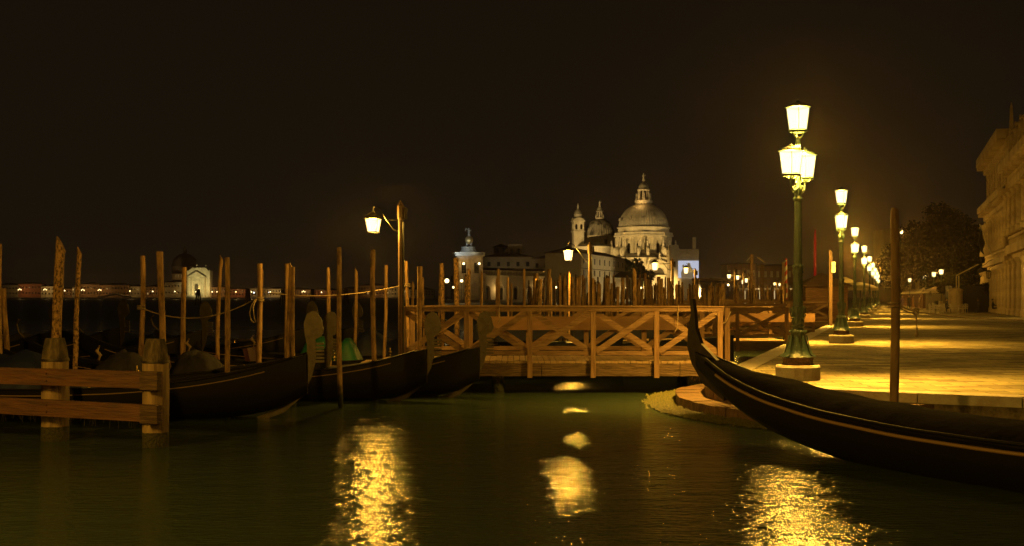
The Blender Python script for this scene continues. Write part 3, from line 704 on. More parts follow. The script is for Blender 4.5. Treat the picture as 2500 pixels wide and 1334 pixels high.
def make_gondola(slim=False):
    SK = SK1 if not slim else [.95,.6,.3,.08,-.1,-.15,-.15,-.08,.08,.32,.60,.82,.93]
    t = empty('gondola', (0,0,0), 'x', 'gondola', 'black gondolas moored along the quay')
    sm = smooth_samples(SK); vs = []; b = MB(); n = len(sm)
    for x, bb, g_, k_ in sm:
        md = k_*.4+g_*.6
        for y, z in ((-bb,g_),(-bb*.97,md+.04),(-bb*.86,k_*.75+g_*.25),(-.5*bb,k_),(.5*bb,k_),(bb*.86,k_*.75+g_*.25),(bb*.97,md+.04),(bb,g_)): vs.append((x,y,z))
    b.add(vs, [(i*8+j, i*8+j+1, (i+1)*8+j+1, (i+1)*8+j) for i in range(n-1) for j in range(7)], True)
    b.add(vs[:8], [tuple(range(8))]); b.add(vs[-8:], [tuple(range(8))])
    # inner shell
    iv = []; ic = [s_ for s_ in sm if -3.0 < s_[0] < 2.4]
    for x, bb, g_, k_ in ic:
        for y, z in ((-bb,g_),(-bb+.07,g_),(-bb*.75,.14),(bb*.75,.14),(bb-.07,g_),(bb,g_)): iv.append((x,y,z+.001))
    b.add(iv, [(i*6+j, i*6+j+1, (i+1)*6+j+1, (i+1)*6+j) for i in range(len(ic)-1) for j in range(5)])
    for q_ in (0, len(ic)-1): b.add(iv[q_*6+1:q_*6+5], [(0,1,2,3)])
    hull = b.build('hull', 'gondola_black', t)
    for lo, hi, nm in ((2.3,5.4,'fore_deck'),(-5.6,-2.9,'aft_deck')):
        dk = [s_ for s_ in sm if lo < s_[0] < hi]; dv = []
        for x, bb, g_, k_ in dk:
            for y, dz in ((-bb,.004),(-bb*.5,.05*min(1,bb*2)),(0,.07*min(1,bb*2)),(bb*.5,.05*min(1,bb*2)),(bb,.004)): dv.append((x,y,g_+dz))
        m_ = MB(); m_.add(dv, [(i*5+j, i*5+j+1, (i+1)*5+j+1, (i+1)*5+j) for i in range(len(dk)-1) for j in range(4)], True); m_.build(nm, 'gondola_black', t)
    for sgn in (-1,1):
        m_ = MB(); m_.tube([(x, sgn*bb*1.01, g_+.012) for x, bb, g_, k_ in sm[1:-1]], .022, 6); m_.build('gunwale', 'gondola_black', t)
        m_ = MB(); m_.tube([(x, sgn*(bb*.985+.012), g_-.10) for x, bb, g_, k_ in sm[3:-3]], .012 if not slim else .026, 6); m_.build('rubbing_strip', 'trim_wood', t)
    out = [(4.35,-.12),(4.85,.05),(5.2,.35),(5.38,.7),(5.45,.95)]
    for k in range(6):
        z = .97+k*.065; out += [(5.46,z),(5.62,z+.005),(5.62,z+.038),(5.46,z+.045)]
    out += [(5.46,1.40),(5.60,1.46),(5.66,1.56),(5.60,1.78),(5.50,1.90),(5.40,1.93),(5.26,1.86),(5.19,1.70),(5.21,1.48),(5.30,1.30),(5.30,.98),(5.26,.75),(5.10,.45),(4.8,.16),(4.35,-.02)]
    out = [(5.46+(a-5.46)*(.8 if b_ > 1.38 else 1), b_) for a, b_ in out]
    if slim: out = [(4.6,.40),(5.12,.62),(5.42,.92),(5.55,1.2),(5.54,1.45),(5.47,1.75),(5.50,1.97),(5.44,1.99),(5.38,1.78),(5.34,1.5),(5.20,1.27),(4.95,1.12),(4.6,.9)]
    fm = MB(); fm.prism(out, -.012-.02*slim, .012+.02*slim, lambda a, b_, h: (a, h, b_)); fm.build('ferro', 'steel', t)
    m_ = MB(); m_.tube([(-5.4,0,1.28),(-5.55,0,1.42),(-5.62,0,1.6),(-5.55,0,1.72)], [.03,.03,.03,.045], 8); m_.build('stern_iron', 'steel', t)
    if slim: return t
    m_ = MB(); m_.box((-.6,0,.42), (.55,1.0,.16)); m_.box((-.92,0,.64), (.12,.95,.5), 0, R(-12)); m_.build('seat', 'seat_fabric', t); MB().box((.9,0,.36), (.3,.9,.1)).build('bench', 'seat_fabric', t)
    m_ = MB(); m_.tube([(-2.8,.62,.55),(-2.82,.68,.75),(-2.74,.66,.88),(-2.86,.7,.98),(-2.78,.68,1.1)], [.05,.045,.04,.045,.02], 7); m_.build('oarlock', 'trim_wood', t)
    for sgn in (-1,1):
        m_ = MB(); m_.ball((1.4,sgn*.62,.66), .05, 8); m_.tube([(1.4,sgn*.62,.55),(1.4,sgn*.62,.78)], [.03,.015], 6); m_.build('brass_horse', 'brass', t)
    return t
def tarp(par, x0, x1, zt, m_, wdt=.6, seed=0, hump=.2):
    b = MB(); n = 34; k = 15; vs = []
    for i in range(n+1):
        u = i/n; x = x0+(x1-x0)*u; hh = zt+hump*math.sin(u*math.pi)*(.55+.9*abs(noise.noise(Vector((x*1.1,seed*2,4)))))-.14*abs(noise.noise(Vector((x*3.3,seed,9))))+.22*noise.noise(Vector((x*1.9,seed,0)))
        ed = .52+.02
        for j in range(k+1):
            v = -1+2*j/k; y = v*wdt*(1.02); z = ed-.10+(hh-ed+.1)*(1-abs(v)**2.4)*(math.sin(u*math.pi)**.35 if 0 < u < 1 else 0)+.10*noise.noise(Vector((x*3.2,v*2.6,seed)))-.05*abs(noise.noise(Vector((x*5,v*4,seed+3))))
            vs.append((x,y,z))
    b.add(vs, [(i*(k+1)+j, i*(k+1)+j+1, (i+1)*(k+1)+j+1, (i+1)*(k+1)+j) for i in range(n) for j in range(k)], True)
    return b.build('boat_cover', m_, par)
G0 = make_gondola(); GN = make_gondola(True)
def place(o, prow, heading, z=0, pitch=0, label='', sc=1):
    # prow: world xy of the prow tip; heading: direction the prow points
    h = Vector(heading).normalized(); o.scale = (sc,sc,sc)
    o.location = (prow[0]-h.x*5.35*sc, prow[1]-h.y*5.35*sc, z); o.rotation_euler = (0, -R(pitch), math.atan2(h.y, h.x)); o['label'] = label; return o
gl = [
 ((3.0,19.5), (-.505,.863), .05, 1.8, 'large black gondola in the right foreground, prow raised before the pier railing', None),
 ((W(758,21.9),21.9), (1,-.10), 0, .6, 'black gondola with pale blade shaped prow standing closest behind the banded piles', ('tarp_blue',-2.2,1.2,.95)),
 ((W(1048,25.4),25.4), (1,-.20), 0, 0, 'black gondola whose dark prow covers the left end of the pier railing', None),
 ((W(1176,26.4),26.4), (1,-.12), 0, 0, 'black gondola with prow before the pier railing, right of the dark prow', None),
 ((W(300,34),34), (.9,-.25), .05, 2, 'gondola far behind with pale prow between the left poles', ('tarp_grey',-2,1.6,.9)),
 ((W(500,33),33), (.95,-.2), .05, 1.5, 'gondola behind the distant white church reflection, prow below its facade', ('tarp_grey',-2,1.0,.95)),
 ((W(130,33),33), (.9,-.3), .0, 1.5, 'gondola at far left with prow right of the thickest slanted pole', ('tarp_blue',-2,1.0,.9)),
 ((W(760,36),36), (1,-.2), .05, 1.5, 'gondola with small bright prow left of the short rounded pole', ('tarp_blue',-2,1.0,.9)),
 ((W(870,38),38), (.95,-.25), .0, 1.5, 'gondola behind the green covers with prow near the thin slanted pole', ('tarp_blue',-2,1.0,.9)),
 ((W(1190,31.4),31.4), (1,-.02), .0, 0, 'gondola wearing two green covers under the first pier lantern', ('tarp_green',.35,1.35,.85)),
 ((W(1290,34.5),34.5), (1,-.0), .0, 0, 'gondola wearing a blue cover behind the green covered one', ('tarp_blue',-.3,2.2,.85)),
 ((W(800,25.6),25.6), (1,-.05), .0, 0, 'gondola with crumpled grey and cream covers behind the right banded pile', ('tarp_grey',.3,1.6,.85)),
]
allg = []
for i, (pr, hd, z, pt, lb, tp) in enumerate(gl):
    o = GN if i == 0 else (G0 if i == 1 else copy_tree(G0))
    allg.append((place(o, pr, hd, z, pt, lb), tp, i))
for o, tp, i in allg:
    if tp: tarp(o, tp[1], tp[2], tp[3]+(.12 if i in (9,10,11) else 0), tp[0], .66, i*1.7, .3)
tarp(allg[11][0], 1.9, 3.1, .95, 'tarp_grey', .5, 33, .2); tarp(allg[11][0], .9, 1.45, .75, 'tarp_light', .7, 36, .12); tarp(allg[11][0], 2.3, 2.8, .7, 'tarp_light', .6, 37, .1)
tarp(allg[9][0], 1.3, 2.0, 1.0, 'tarp_green', .6, 5, .25)
tv = []; ts_ = [q for q in smooth_samples(SK1, 60) if -4.9 < q[0] < 5.0]
for x, bb, g_, k_ in ts_:
    e_ = min(1, (5.0-x)/1.2)
    for j in range(11):
        v = -1+j/5; tv.append((x, v*(bb+.03), g_-.06+(.09+.15*e_*min(1,bb*2))*(1-abs(v)**3)+.025*e_*noise.noise(Vector((x*2,v*3,1)))))
cv = MB().add(tv, [(i*11+j, i*11+j+1, (i+1)*11+j+1, (i+1)*11+j) for i in range(len(ts_)-1) for j in range(10)], True); cv.build('boat_cover', 'tarp_black', GN)
tarp(allg[4][0], .2, 1.8, .95, 'tarp_light', .5, 34, .1)

# moored motorboats seen behind the nearest pier
def boat(px, D, ln, label, m_='navy'):
    t = empty('motorboat', (W(px,D), D, 0), label, 'boat', 'covered motorboats behind the piers', R(random.uniform(-15,15)))
    b = MB(); vs = []; n = 14
    for i in range(n+1):
        u = i/n; x = (u-.5)*ln; bb = .95*(1-max(0,(u-.55)/.45)**2.2)+.02; g_ = .75+.35*u*u
        for y, z in ((-bb,g_),(-bb*.92,.3),(-bb*.5,-.15),(bb*.5,-.15),(bb*.92,.3),(bb,g_)): vs.append((x,y,z))
    b.add(vs, [(i*6+j,i*6+j+1,(i+1)*6+j+1,(i+1)*6+j) for i in range(n) for j in range(5)], True); b.add(vs[:6], [(0,1,2,3,4,5)]); b.add([vs[i*6] for i in range(n+1)]+[vs[i*6+5] for i in range(n,-1,-1)], [tuple(range(2*n+2))])
    b.build('hull', m_, t); MB().prism([(-ln*.3,.9),(-ln*.28,1.45),(ln*.1,1.5),(ln*.2,1.05)], -.6,.6, lambda a,b_,h: (a,h,b_)).build('cabin', 'tarp_blue', t)
boat(1290,34.5,5.5,'dark blue covered motorboat behind the middle railing bay'); boat(1545,35.5,6,'dark motorboat with low cabin behind the right railing bays')
boat(1360,48,6,'dark motorboat among the crowded mooring poles')

# ================================================================ HUT, SIGN POSTS, STRIPED POLE
D = 74
h = empty('ticket_hut', (W(2006,D), D, .75), 'brown boarded ticket hut with hipped dark roof on the pier', 'hut')
hb = MB(); ww_, dd_, hh = 2.6, 2.4, 2.1
for i in range(14): hb.box((0,0,.075+i*.15), (ww_-.02*(i % 2), dd_-.02*(i % 2), .146))
hb.build('wall', 'hut_wood', h); MB().lathe([(2.15,hh),(2.15,hh+.06),(.06,hh+.85)], (0,0,0), 4, R(45), smooth=False, sx_=1, sy_=.95).build('roof', 'rooftile', h)
MB().box((.5,-1.215,1.1), (.8,.03,.8)).build('shutter', 'hut_wood', h)
hp = empty('floating_platform', (W(1985,D), D+1, 0), 'dark floating platform carrying the ticket hut', 'platform'); MB().box((-.5,0,.4), (5.5,5,.7)).build('deck', 'beam_wood', hp)
sp = empty('sign_post', (W(2027,68), 68, QZ), 'tall yellow lit wooden post with a small white sign box by the kerb', 'sign post')
MB().box((0,0,2.0),(.2,.2,4.0)).box((-.04,0,4.15),(.09,.09,.35)).box((.06,0,4.1),(.07,.09,.3)).build('post', 'post_dark', sp); MB().box((.14,-.14,3.35),(.22,.06,.62)).build('sign_panel', 'white_paint', sp)
D = 120
st = MB(); x0 = W(1919,D); hz_ = Z(634,D)
for k in range(26):
    z0 = .5+k*(hz_-.5)/26; z1 = z0+(hz_-.5)/26
t = empty('striped_pole', (x0, D, 0), 'red and white spiral striped mooring pole left of the near street lamp', 'mooring pole')
def helix(ph):
    b = MB(); n = 60; vs = []
    for i in range(n+1):
        z = .4+(hz_-.4)*i/n
        for j in range(5):
            a = ph+i*.62+math.pi*j/4; vs.append((.13*math.cos(a), .13*math.sin(a), z))
    b.add(vs, [(i*5+j,i*5+j+1,(i+1)*5+j+1,(i+1)*5+j) for i in range(n) for j in range(4)], True); return b
helix(0).build('red_stripe', 'red_paint', t); helix(math.pi).build('white_stripe', 'white_paint', t); MB().ball((0,0,hz_), .14, 8).build('knob', 'red_paint', t)
t = empty('orange_post', (W(1915,118), 118, 0), 'plain orange wooden post touching the striped pole', 'post'); MB().box((-.12,0,Z(640,118)/2),(.24,.24,Z(640,118))).build('post', 'pier_wood', t)
D = 170
t = empty('red_mast', (W(1990,D), D, 0), 'tall thin dim red lit mast behind the ticket hut', 'mast'); MB().lathe([(.22,0),(.2,Z(585,D)),(.08,Z(560,D))], (0,0,0), 8).build('shaft', 'red_glow', t)
t = empty('sign_gallows', (W(1860,100),100,0), 'thick dark timber post with a slanted board on top', 'post'); MB().box((0,0,Z(645,100)/2),(.28,.28,Z(645,100))).build('post', 'beam_wood', t); MB().bar((-.35,0,Z(628,100)),(.25,0,Z(641,100)),.3,.08).build('board', 'trim_wood', t)
t = empty('sign_gallows', (W(1835,105),105,0), 'timber post with a white lit tube bracket', 'post'); MB().box((0,0,Z(622,105)/2),(.24,.24,Z(622,105))).build('post', 'bark', t); MB().bar((-.1,0,Z(628,105)),(-.45,0,Z(638,105)),.05,.05).build('bracket', 'white_paint', t)
t = empty('vaporetto_stop', (W(1745,150),150,0), 'low dark roofed boat stop behind the pole crowd', 'boat stop')
MB().box((0,0,Z(683,150)),(5.2,4,.25)).build('roof', 'rooftile', t)
for q_ in (-2.4,-.8,.8,2.4): MB().box((q_,-1.8,Z(683,150)/2),(.12,.12,Z(683,150)-.3)).build('post', 'dark_iron', t)
t = empty('market_umbrella', (W(2100,135),135,QZ), 'round pale cafe canopy beside the third street lamp', 'canopy'); MB().lathe([(2.0,2.35),(2.0,2.6),(1.5,2.9),(.2,3.3)], (0,0,0), 16, smooth=False).build('canopy', 'awning', t); MB().lathe([(.06,0),(.06,3.2)],(0,0,0),6).build('pole','dark_iron',t)
t = empty('market_umbrella', (W(2064,120),120,.6), 'small pale pointed canopy left of the third street lamp', 'canopy'); MB().lathe([(1.0,3.0),(.75,3.3),(.1,3.6)], (0,0,0), 8, smooth=False).build('canopy', 'awning', t); MB().lathe([(.05,0),(.05,3.5)],(0,0,0),6).build('pole','dark_iron',t)

# ================================================================ FAR CHURCH (two domes)
def zc(py, D=588): return Z(py, D)
ch = empty('domed_church', (W(1571,588), 588, 0), 'floodlit white baroque church with a great ribbed dome, a second dome and a bell tower', 'church', None, R(16))
s8 = math.cos(R(22.5))
def octa(r, z0, z1, nm, m_, top=None):
    return MB().lathe([(r/s8,z0),((top or r)/s8,z1)], (0,0,0), 8, R(22.5), smooth=False).build(nm, m_, ch)
octa(18.0, 1, 20.3, 'lower_body', 'marble'); octa(18.6, 20.3, 21.0, 'cornice', 'marble'); octa(17.8, 21.0, 23.2, 'lower_roof', 'lead_dark', 13.2)
# drum with paired arched windows
dr = MB(); gl_ = []
for k in range(8):
    a = R(-90+45*k); nrm = Vector((math.cos(a), math.sin(a), 0)); u = Vector((-math.sin(a), math.cos(a), 0)); ap = 12.6; hw = ap*math.tan(R(22.5))
    for j in range(2):
        o_ = nrm*ap+u*(-hw+hw*j)+Vector((0,0,21.0)); dr.arch(o_, u, -nrm, hw, 10.6, 1.9, 6.2, .9, .9)
    gl_.append((nrm, u, hw))
dr.build('drum', 'marble', ch)
gw = MB(); gw.box((0,0,0),(1,1,1)); gsrc = None
for nrm, u, hw in gl_:
    for j in (-.5,.5):
        c_ = nrm*(12.6-.8)+u*hw*j+Vector((0,0,25)); o = (gw.build('window', 'pane_dark', ch) if gsrc is None else part(gsrc, ch)); gsrc = gsrc or o
        o.location = c_; o.scale = (2.2,.1,7.4); o.rotation_euler = (0,0,math.atan2(u.y,u.x))
pil = MB().box((0,0,0),(.8,.5,10.2)); ps = None
for nrm, u, hw in gl_:
    for j in (-.93,0,.93):
        o = pil.build('pilaster', 'marble', ch) if ps is None else part(ps, ch); ps = ps or o
        o.location = nrm*12.75+u*hw*j+Vector((0,0,26.2)); o.rotation_euler = (0,0,math.atan2(u.y,u.x))
octa(13.6, 31.6, 32.3, 'cornice', 'marble'); octa(13.2, 32.3, 33.6, 'balustrade', 'marble')
MB().lathe([(12.6,33.6),(12.6,35.6),(13.1,35.9),(13.1,36.3),(12.3,36.4)], (0,0,0), 64).build('attic', 'marble', ch)
n = 112; dp = [(12.3*math.cos(R(t))**.92, 36.4+11.9*math.sin(R(t))) for t in (0,6,12,20,28,36,44,52,60,67,73)]
MB().lathe(dp, (0,0,0), n, 0, .018, fl=2, smooth=False).build('dome', 'lead', ch)
for k in range(12):
    a = 2*math.pi*k/12+.1; r = 12.3*math.cos(R(16)); MB().box((r*math.cos(a)*1.0, r*math.sin(a), 40.2),(.8,.9,1.5), a).build('dormer', 'lead_dark', ch)
ln = empty('x', (0,0,0), 'x', 'x'); bpy.data.objects.remove(ln)
z0 = 47.6
lb = MB(); lb.lathe([(3.6,z0-.2),(4.0,z0+.4),(4.2,z0+1.0),(4.4,z0+1.1),(4.4,z0+2.0),(4.1,z0+2.0)], (0,0,0), 16, smooth=False); lant = lb.build('dome_lantern', 'statue_stone', ch)
cb = MB()
for k in range(8):
    a = 2*math.pi*k/8+.3; cb.lathe([(.38,z0+2.0),(.3,z0+2.6),(.26,z0+6.6),(.4,z0+6.9)], (2.5*math.cos(a),2.5*math.sin(a),0), 8)
    cb.lathe([(.3,z0+2.0),(.42,z0+2.6),(.2,z0+3.4),(.25,z0+5.0),(.02,z0+6)], (3.6*math.cos(a+.2),3.6*math.sin(a+.2),0), 6)
cb.build('lantern_columns', 'statue_stone', lant)
MB().lathe([(1.5,z0+2.0),(1.4,z0+6.8)], (0,0,0), 8).build('lantern_core', 'shutter', lant)
MB().lathe([(2.7,z0+6.8),(3.2,z0+7.2),(3.2,z0+7.7),(2.6,z0+7.8)], (0,0,0), 16).build('lantern_cornice', 'statue_stone', lant)
MB().lathe([(2.5,z0+7.8),(2.5,z0+8.6),(2.3,z0+9.5),(1.5,z0+10.6),(.6,z0+11),(.3,z0+12)], (0,0,0), 24, 0, .04, fl=3).build('lantern_dome', 'lead', lant)
MB().statue((0,0,z0+11.8), 4.0).build('statue', 'statue_stone', lant)
# volutes with statues around the drum
v0 = None; s0 = None
vm_ = MB(); vm_.lathe([(.3,-.7),(1.3,-.75),(1.4,-.6),(2.3,-.6),(2.6,-.4),(2.6,.4),(2.3,.6),(1.4,.6),(1.3,.75),(.3,.7)], (0,0,0), 20)
sm_ = MB().statue((0,0,0), 3.6)
for k in range(8):
    for j in (-1,1):
        a = R(-90+22.5+45*k+j*7.5); r = 15.8
        o = vm_.build('volute', 'marble', ch) if v0 is None else part(v0, ch); v0 = v0 or o
        o.location = (r*math.cos(a), r*math.sin(a), 23.9); o.rotation_euler = (R(90), 0, a)
        o = sm_.build('statue', 'statue_stone', ch) if s0 is None else part(s0, ch); s0 = s0 or o
        o.location = (r*math.cos(a), r*math.sin(a), 26.3); o.rotation_euler = (0,0,a+R(90))
# gabled fronts on the faces turned to the camera
def gable(k, w_, h, name, big):
    a = R(-90+45*k); nrm = Vector((math.cos(a), math.sin(a), 0)); u = Vector((-math.sin(a), math.cos(a), 0)); o_ = nrm*20.2
    b = MB(); b.arch(o_-u*w_/2+Vector((0,0,12.2)), u, -nrm, w_, h-12.2, w_*.55, .8, 1.5)
    if big: b.arch(o_-u*w_/2+Vector((0,0,1)), u, -nrm, w_, 11.2, 3.6, 5.5, 1.5)
    else: b.arch(o_-u*w_/2+Vector((0,0,1)), u, -nrm, w_, 11.2, 2.4, 5, 1)
    p3 = [o_-u*(w_/2+.5)+Vector((0,0,h)), o_+u*(w_/2+.5)+Vector((0,0,h)), o_+Vector((0,0,h+w_*.26))]
    b.add(p3+[p-nrm*3 for p in p3], [(0,1,2),(3,5,4),(0,2,5,3),(1,4,5,2),(0,3,4,1)])
    for q_ in (-1,1): b.add([o_+u*q_*w_/2+Vector((0,0,1)), o_+u*q_*w_/2-nrm*2.4+Vector((0,0,1)), o_+u*q_*w_/2-nrm*2.4+Vector((0,0,h)), o_+u*q_*w_/2+Vector((0,0,h))], [(0,1,2,3)])
    f_ = b.build(name, 'marble', ch)
    MB().add([o_-nrm*1.3-u*w_*.45+Vector((0,0,1.2)), o_-nrm*1.3+u*w_*.45+Vector((0,0,1.2)), o_-nrm*1.3+u*w_*.45+Vector((0,0,h-.5)), o_-nrm*1.3-u*w_*.45+Vector((0,0,h-.5))], [(0,1,2,3)]).build('pane', 'shutter', f_)
    ang = math.atan2(u.y, u.x)
    for q_ in (-.47,-.28,.28,.47): MB().lathe([(.55,1),(.5,1.5),(.45,10.6),(.62,11.4)], o_+nrm*.5+u*w_*q_, 10).build('column', 'statue_stone', f_)
    MB().box(o_+nrm*.35+Vector((0,0,12.1)), (w_+1.2,1.6,.8), ang).build('entablature', 'marble', f_)
    MB().box(o_+nrm*.15+Vector((0,0,h+.02)), (w_+1.4,.9,.4), ang).build('cornice', 'marble', f_)
    for q_ in (-.52,0,.52): MB().statue(o_+u*w_*q_+Vector((0,0,h+(w_*.26 if q_ == 0 else .1))), 3.2).build('statue', 'statue_stone', f_)
gable(0, 11, 17.4, 'portal_front', True); gable(-1, 8.5, 15.5, 'chapel_front', False); gable(1, 8.5, 15.5, 'chapel_front', False); gable(-2, 8.5, 15.5, 'chapel_front', False)
# second dome, apse, bell tower (placed in the church's own frame)
inv = Matrix.Rotation(R(-16), 4, 'Z') @ Matrix.Translation(-ch.location)
def loc2(px, D): v = inv @ Vector((W(px,D), D, 0)); return (v.x, v.y, 0)
c2 = loc2(1464, 606); z2 = lambda py: Z(py, 606)
MB().lathe([(7.6,10),(7.6,z2(579)),(7.9,z2(578)),(7.9,z2(576.5)),(7.6,z2(576))], c2, 40).build('second_drum', 'marble', ch)
MB().lathe([(7.7*math.cos(R(t))**.85, z2(576)+8.6*math.sin(R(t))) for t in (0,8,18,28,38,48,58,68,76)], c2, 72, 0, .03, fl=2, smooth=False).build('second_dome', 'lead_dark', ch)
lz = z2(534)
l2_ = MB().lathe([(2.2,lz-1),(2.3,lz),(2.4,lz+.5),(2.0,lz+.6)], c2, 12).build('dome_lantern', 'statue_stone', ch)
cb = MB()
for k in range(6):
    a = k*math.pi/3; cb.lathe([(.32,lz+.5),(.24,lz+3.4)], (c2[0]+1.3*math.cos(a), c2[1]+1.3*math.sin(a),0), 6); cb.lathe([(.5,lz+.4),(.15,lz+2)], (c2[0]+2.1*math.cos(a+.2), c2[1]+2.1*math.sin(a+.2),0), 6)
cb.build('lantern_columns', 'statue_stone', l2_)
MB().lathe([(1.9,lz+3.4),(2.0,lz+3.9),(1.3,lz+4.0),(1.3,lz+4.9),(.9,lz+5.7),(.2,lz+6.1)], c2, 16).build('lantern_dome', 'lead', l2_); MB().statue((c2[0],c2[1],lz+6), 3.2).build('statue', 'statue_stone', l2_)
MB().box((c2[0],c2[1]-9,Z(592,600)),(1.5,.3,2.6)).build('window', 'shutter', ch)
c3 = loc2(1452, 592)
MB().lathe([(9.0,1),(9.0,Z(606,592)),(9.4,Z(605.5,592)),(9.4,Z(603,592))], c3, 40).build('apse', 'marble', ch); MB().lathe([(9.3,Z(603,592)),(2,Z(591,592))], c3, 40).build('apse_roof', 'lead_dark', ch)
bt = loc2(1411, 600); zb = lambda py: Z(py, 600); ang = R(-16+8)
tw = MB().box((bt[0],bt[1],(1+zb(566))/2),(5.2,5.2,zb(566)-1), ang).build('bell_tower', 'marble', ch)
MB().box((bt[0],bt[1],zb(566)),(6.2,6.2,.5), ang).build('cornice', 'marble', tw)
bf = MB(); rot = Matrix.Rotation(ang, 3, 'Z')
for k in range(4):
    rk = Matrix.Rotation(ang+k*math.pi/2, 3, 'Z'); nrm = rk @ Vector((0,-1,0)); u = rk @ Vector((1,0,0)); cc_ = Vector((bt[0],bt[1],zb(565)))
    for j in (0,1): bf.arch(cc_+nrm*2.6-u*2.6+u*2.6*j, u, -nrm, 2.6, zb(541)-zb(565), 1.15, 2.9, .6, .8)
bf.build('belfry', 'marble', tw); MB().box((bt[0],bt[1],zb(553)),(3.4,3.4,4), ang).build('bell_chamber', 'pane_dark', tw)
MB().box((bt[0],bt[1],zb(540.5)),(6.2,6.2,.6), ang).build('cornice', 'marble', tw)
pd = MB()
for k in range(2):
    rk = Matrix.Rotation(ang+k*math.pi/2, 3, 'Z')
    pd.prism([(-2.9,0),(-2.2,.9),(-1,1.4),(0,1.55),(1,1.4),(2.2,.9),(2.9,0)], -2.85, 2.85, lambda a,b_,h: tuple(rk @ Vector((a,h,0))+Vector((bt[0],bt[1],zb(539.5)+b_))))
pd.build('curved_pediment', 'marble', tw)
MB().lathe([(2.0,zb(533)),(2.0,zb(525)),(2.3,zb(524.5)),(2.0,zb(523)),(1.9,zb(519)),(1.2,zb(514)),(.5,zb(512)),(.5,zb(506)),(.65,zb(505)),(.05,zb(496))], (bt[0],bt[1],0), 20).build('cupola', 'lead', tw)
# floodlights of the church
FL = (1,.62,.19)
bx_, by_ = W(1571,588), 588
spot((bx_-60,by_-62,3), (bx_-4,by_,32), 200000, FL, 55); spot((bx_-8,by_-62,3), (bx_,by_,30), 85000, FL, 50)
spot((bx_+6,by_-48,2), (bx_+5,by_-15,13), 55000, FL, 70); spot((bx_+50,by_-50,14), (bx_+4,by_,30), 26000, (1,.7,.3), 45)
spot((bx_-50,by_-40,3), (bx_-24,by_+14,28), 40000, (1,.68,.28), 50)
point(None, (bx_,by_-6,46), 1200, (1,.55,.15), 1.0); point(None, (bx_-3,by_-8,z0+1.5), 900, (1,.55,.15), .5)

# ================================================================ BUILDINGS around the church
wsrc = {}
def window(par, loc, w_, h, rz=0, m_='pane_dark', d=.3):
    if m_ not in wsrc: wsrc[m_] = MB().box((0,0,0),(1,1,1)).build('window', m_, par); o = wsrc[m_]
    else: o = part(wsrc[m_], par)
    o.location = loc; o.scale = (w_, d, h); o.rotation_euler = (0,0,rz); return o
def house(px0, px1, ytop, D, label, m_='plaster', dep=12, rows=2, cols=5, roof=True, base=1, D2=None, ytop2=None, wm='pane_dark', group=None, ww__=.9, wh=1.5, lit=(), wz0=None, rh=2.0, cat='house'):
    D2 = D2 or D; a = Vector((W(px0,D), D, 0)); b = Vector((W(px1,D2), D2, 0)); L_ = (b-a).length; rz = math.atan2(b.y-a.y, b.x-a.x)
    zt = Z(ytop, D); t = empty('house', (a.x, a.y, 0), label, cat, group, rz)
    MB().box((L_/2, dep/2, (zt+base)/2-.5), (L_, dep, zt-base+1)).build('wall', m_, t)
    if roof:
        MB().prism([(-.5,-.5),(L_+.5,-.5),(L_+.5,dep+.5),(-.5,dep+.5)], zt+.003, zt+.25).build('eaves', 'rooftile', t)
        rf = MB(); i_ = min(dep/2, L_/2-.01); rf.add([(-.4,-.4,zt+.253),(L_+.4,-.4,zt+.253),(L_+.4,dep+.4,zt+.253),(-.4,dep+.4,zt+.253),(i_,dep/2,zt+rh),(L_-i_,dep/2,zt+rh)], [(0,1,5,4),(1,2,5),(2,3,4,5),(3,0,4)]); rf.build('roof', 'rooftile', t)
    z_0 = wz0 if wz0 is not None else base+1.5
    for r_ in range(rows):
        z = z_0+(r_+.5)*(zt-z_0-.4)/rows
        for c_ in range(cols):
            x = (c_+.5)*L_/cols
            window(t, (x, -.06, z), ww__, wh, 0, 'warm_window' if (r_, c_) in lit else wm)
    return t
sem = house(1418,1525,618,450,'long pale seminary building with two rows of small windows below the church', 'plaster', 14, 2, 9, True, 1, 529, None, cat='building', ww__=1.1, wh=2.3, wz0=9.0, rh=2.6)
MB().box((40,-.1,13.0),(80,.2,.25)).build('string_course', 'shutter', sem)
spot((78,478,3), (37,490,12), 38000, (1,.72,.30), 95)
house(1182,1300,628,600,'dim old house behind the customs house, left of two', 'plaster_dim', 14, 3, 5, True, cat='house', group='dim houses behind the customs warehouses', wh=2.2, ww__=1.5)
house(1300,1412,632,600,'dim old house behind the customs house, right of two', 'plaster_dim', 14, 3, 5, True, cat='house', group='dim houses behind the customs warehouses', wh=2.2, ww__=1.5)
house(1205,1240,604,615,'upper dim block with few windows rising behind the dim houses', 'plaster_dim', 10, 2, 2, True, wz0=22, wh=2.2, ww__=1.5)
house(1240,1275,597,612,'taller pale block with flat top rising behind the dim houses', 'plaster', 10, 1, 2, False, wz0=22, wh=3, ww__=1.2)
spot((W(1230,560),560,4), (W(1255,612),612,26), 9000, (1,.75,.36), 40)
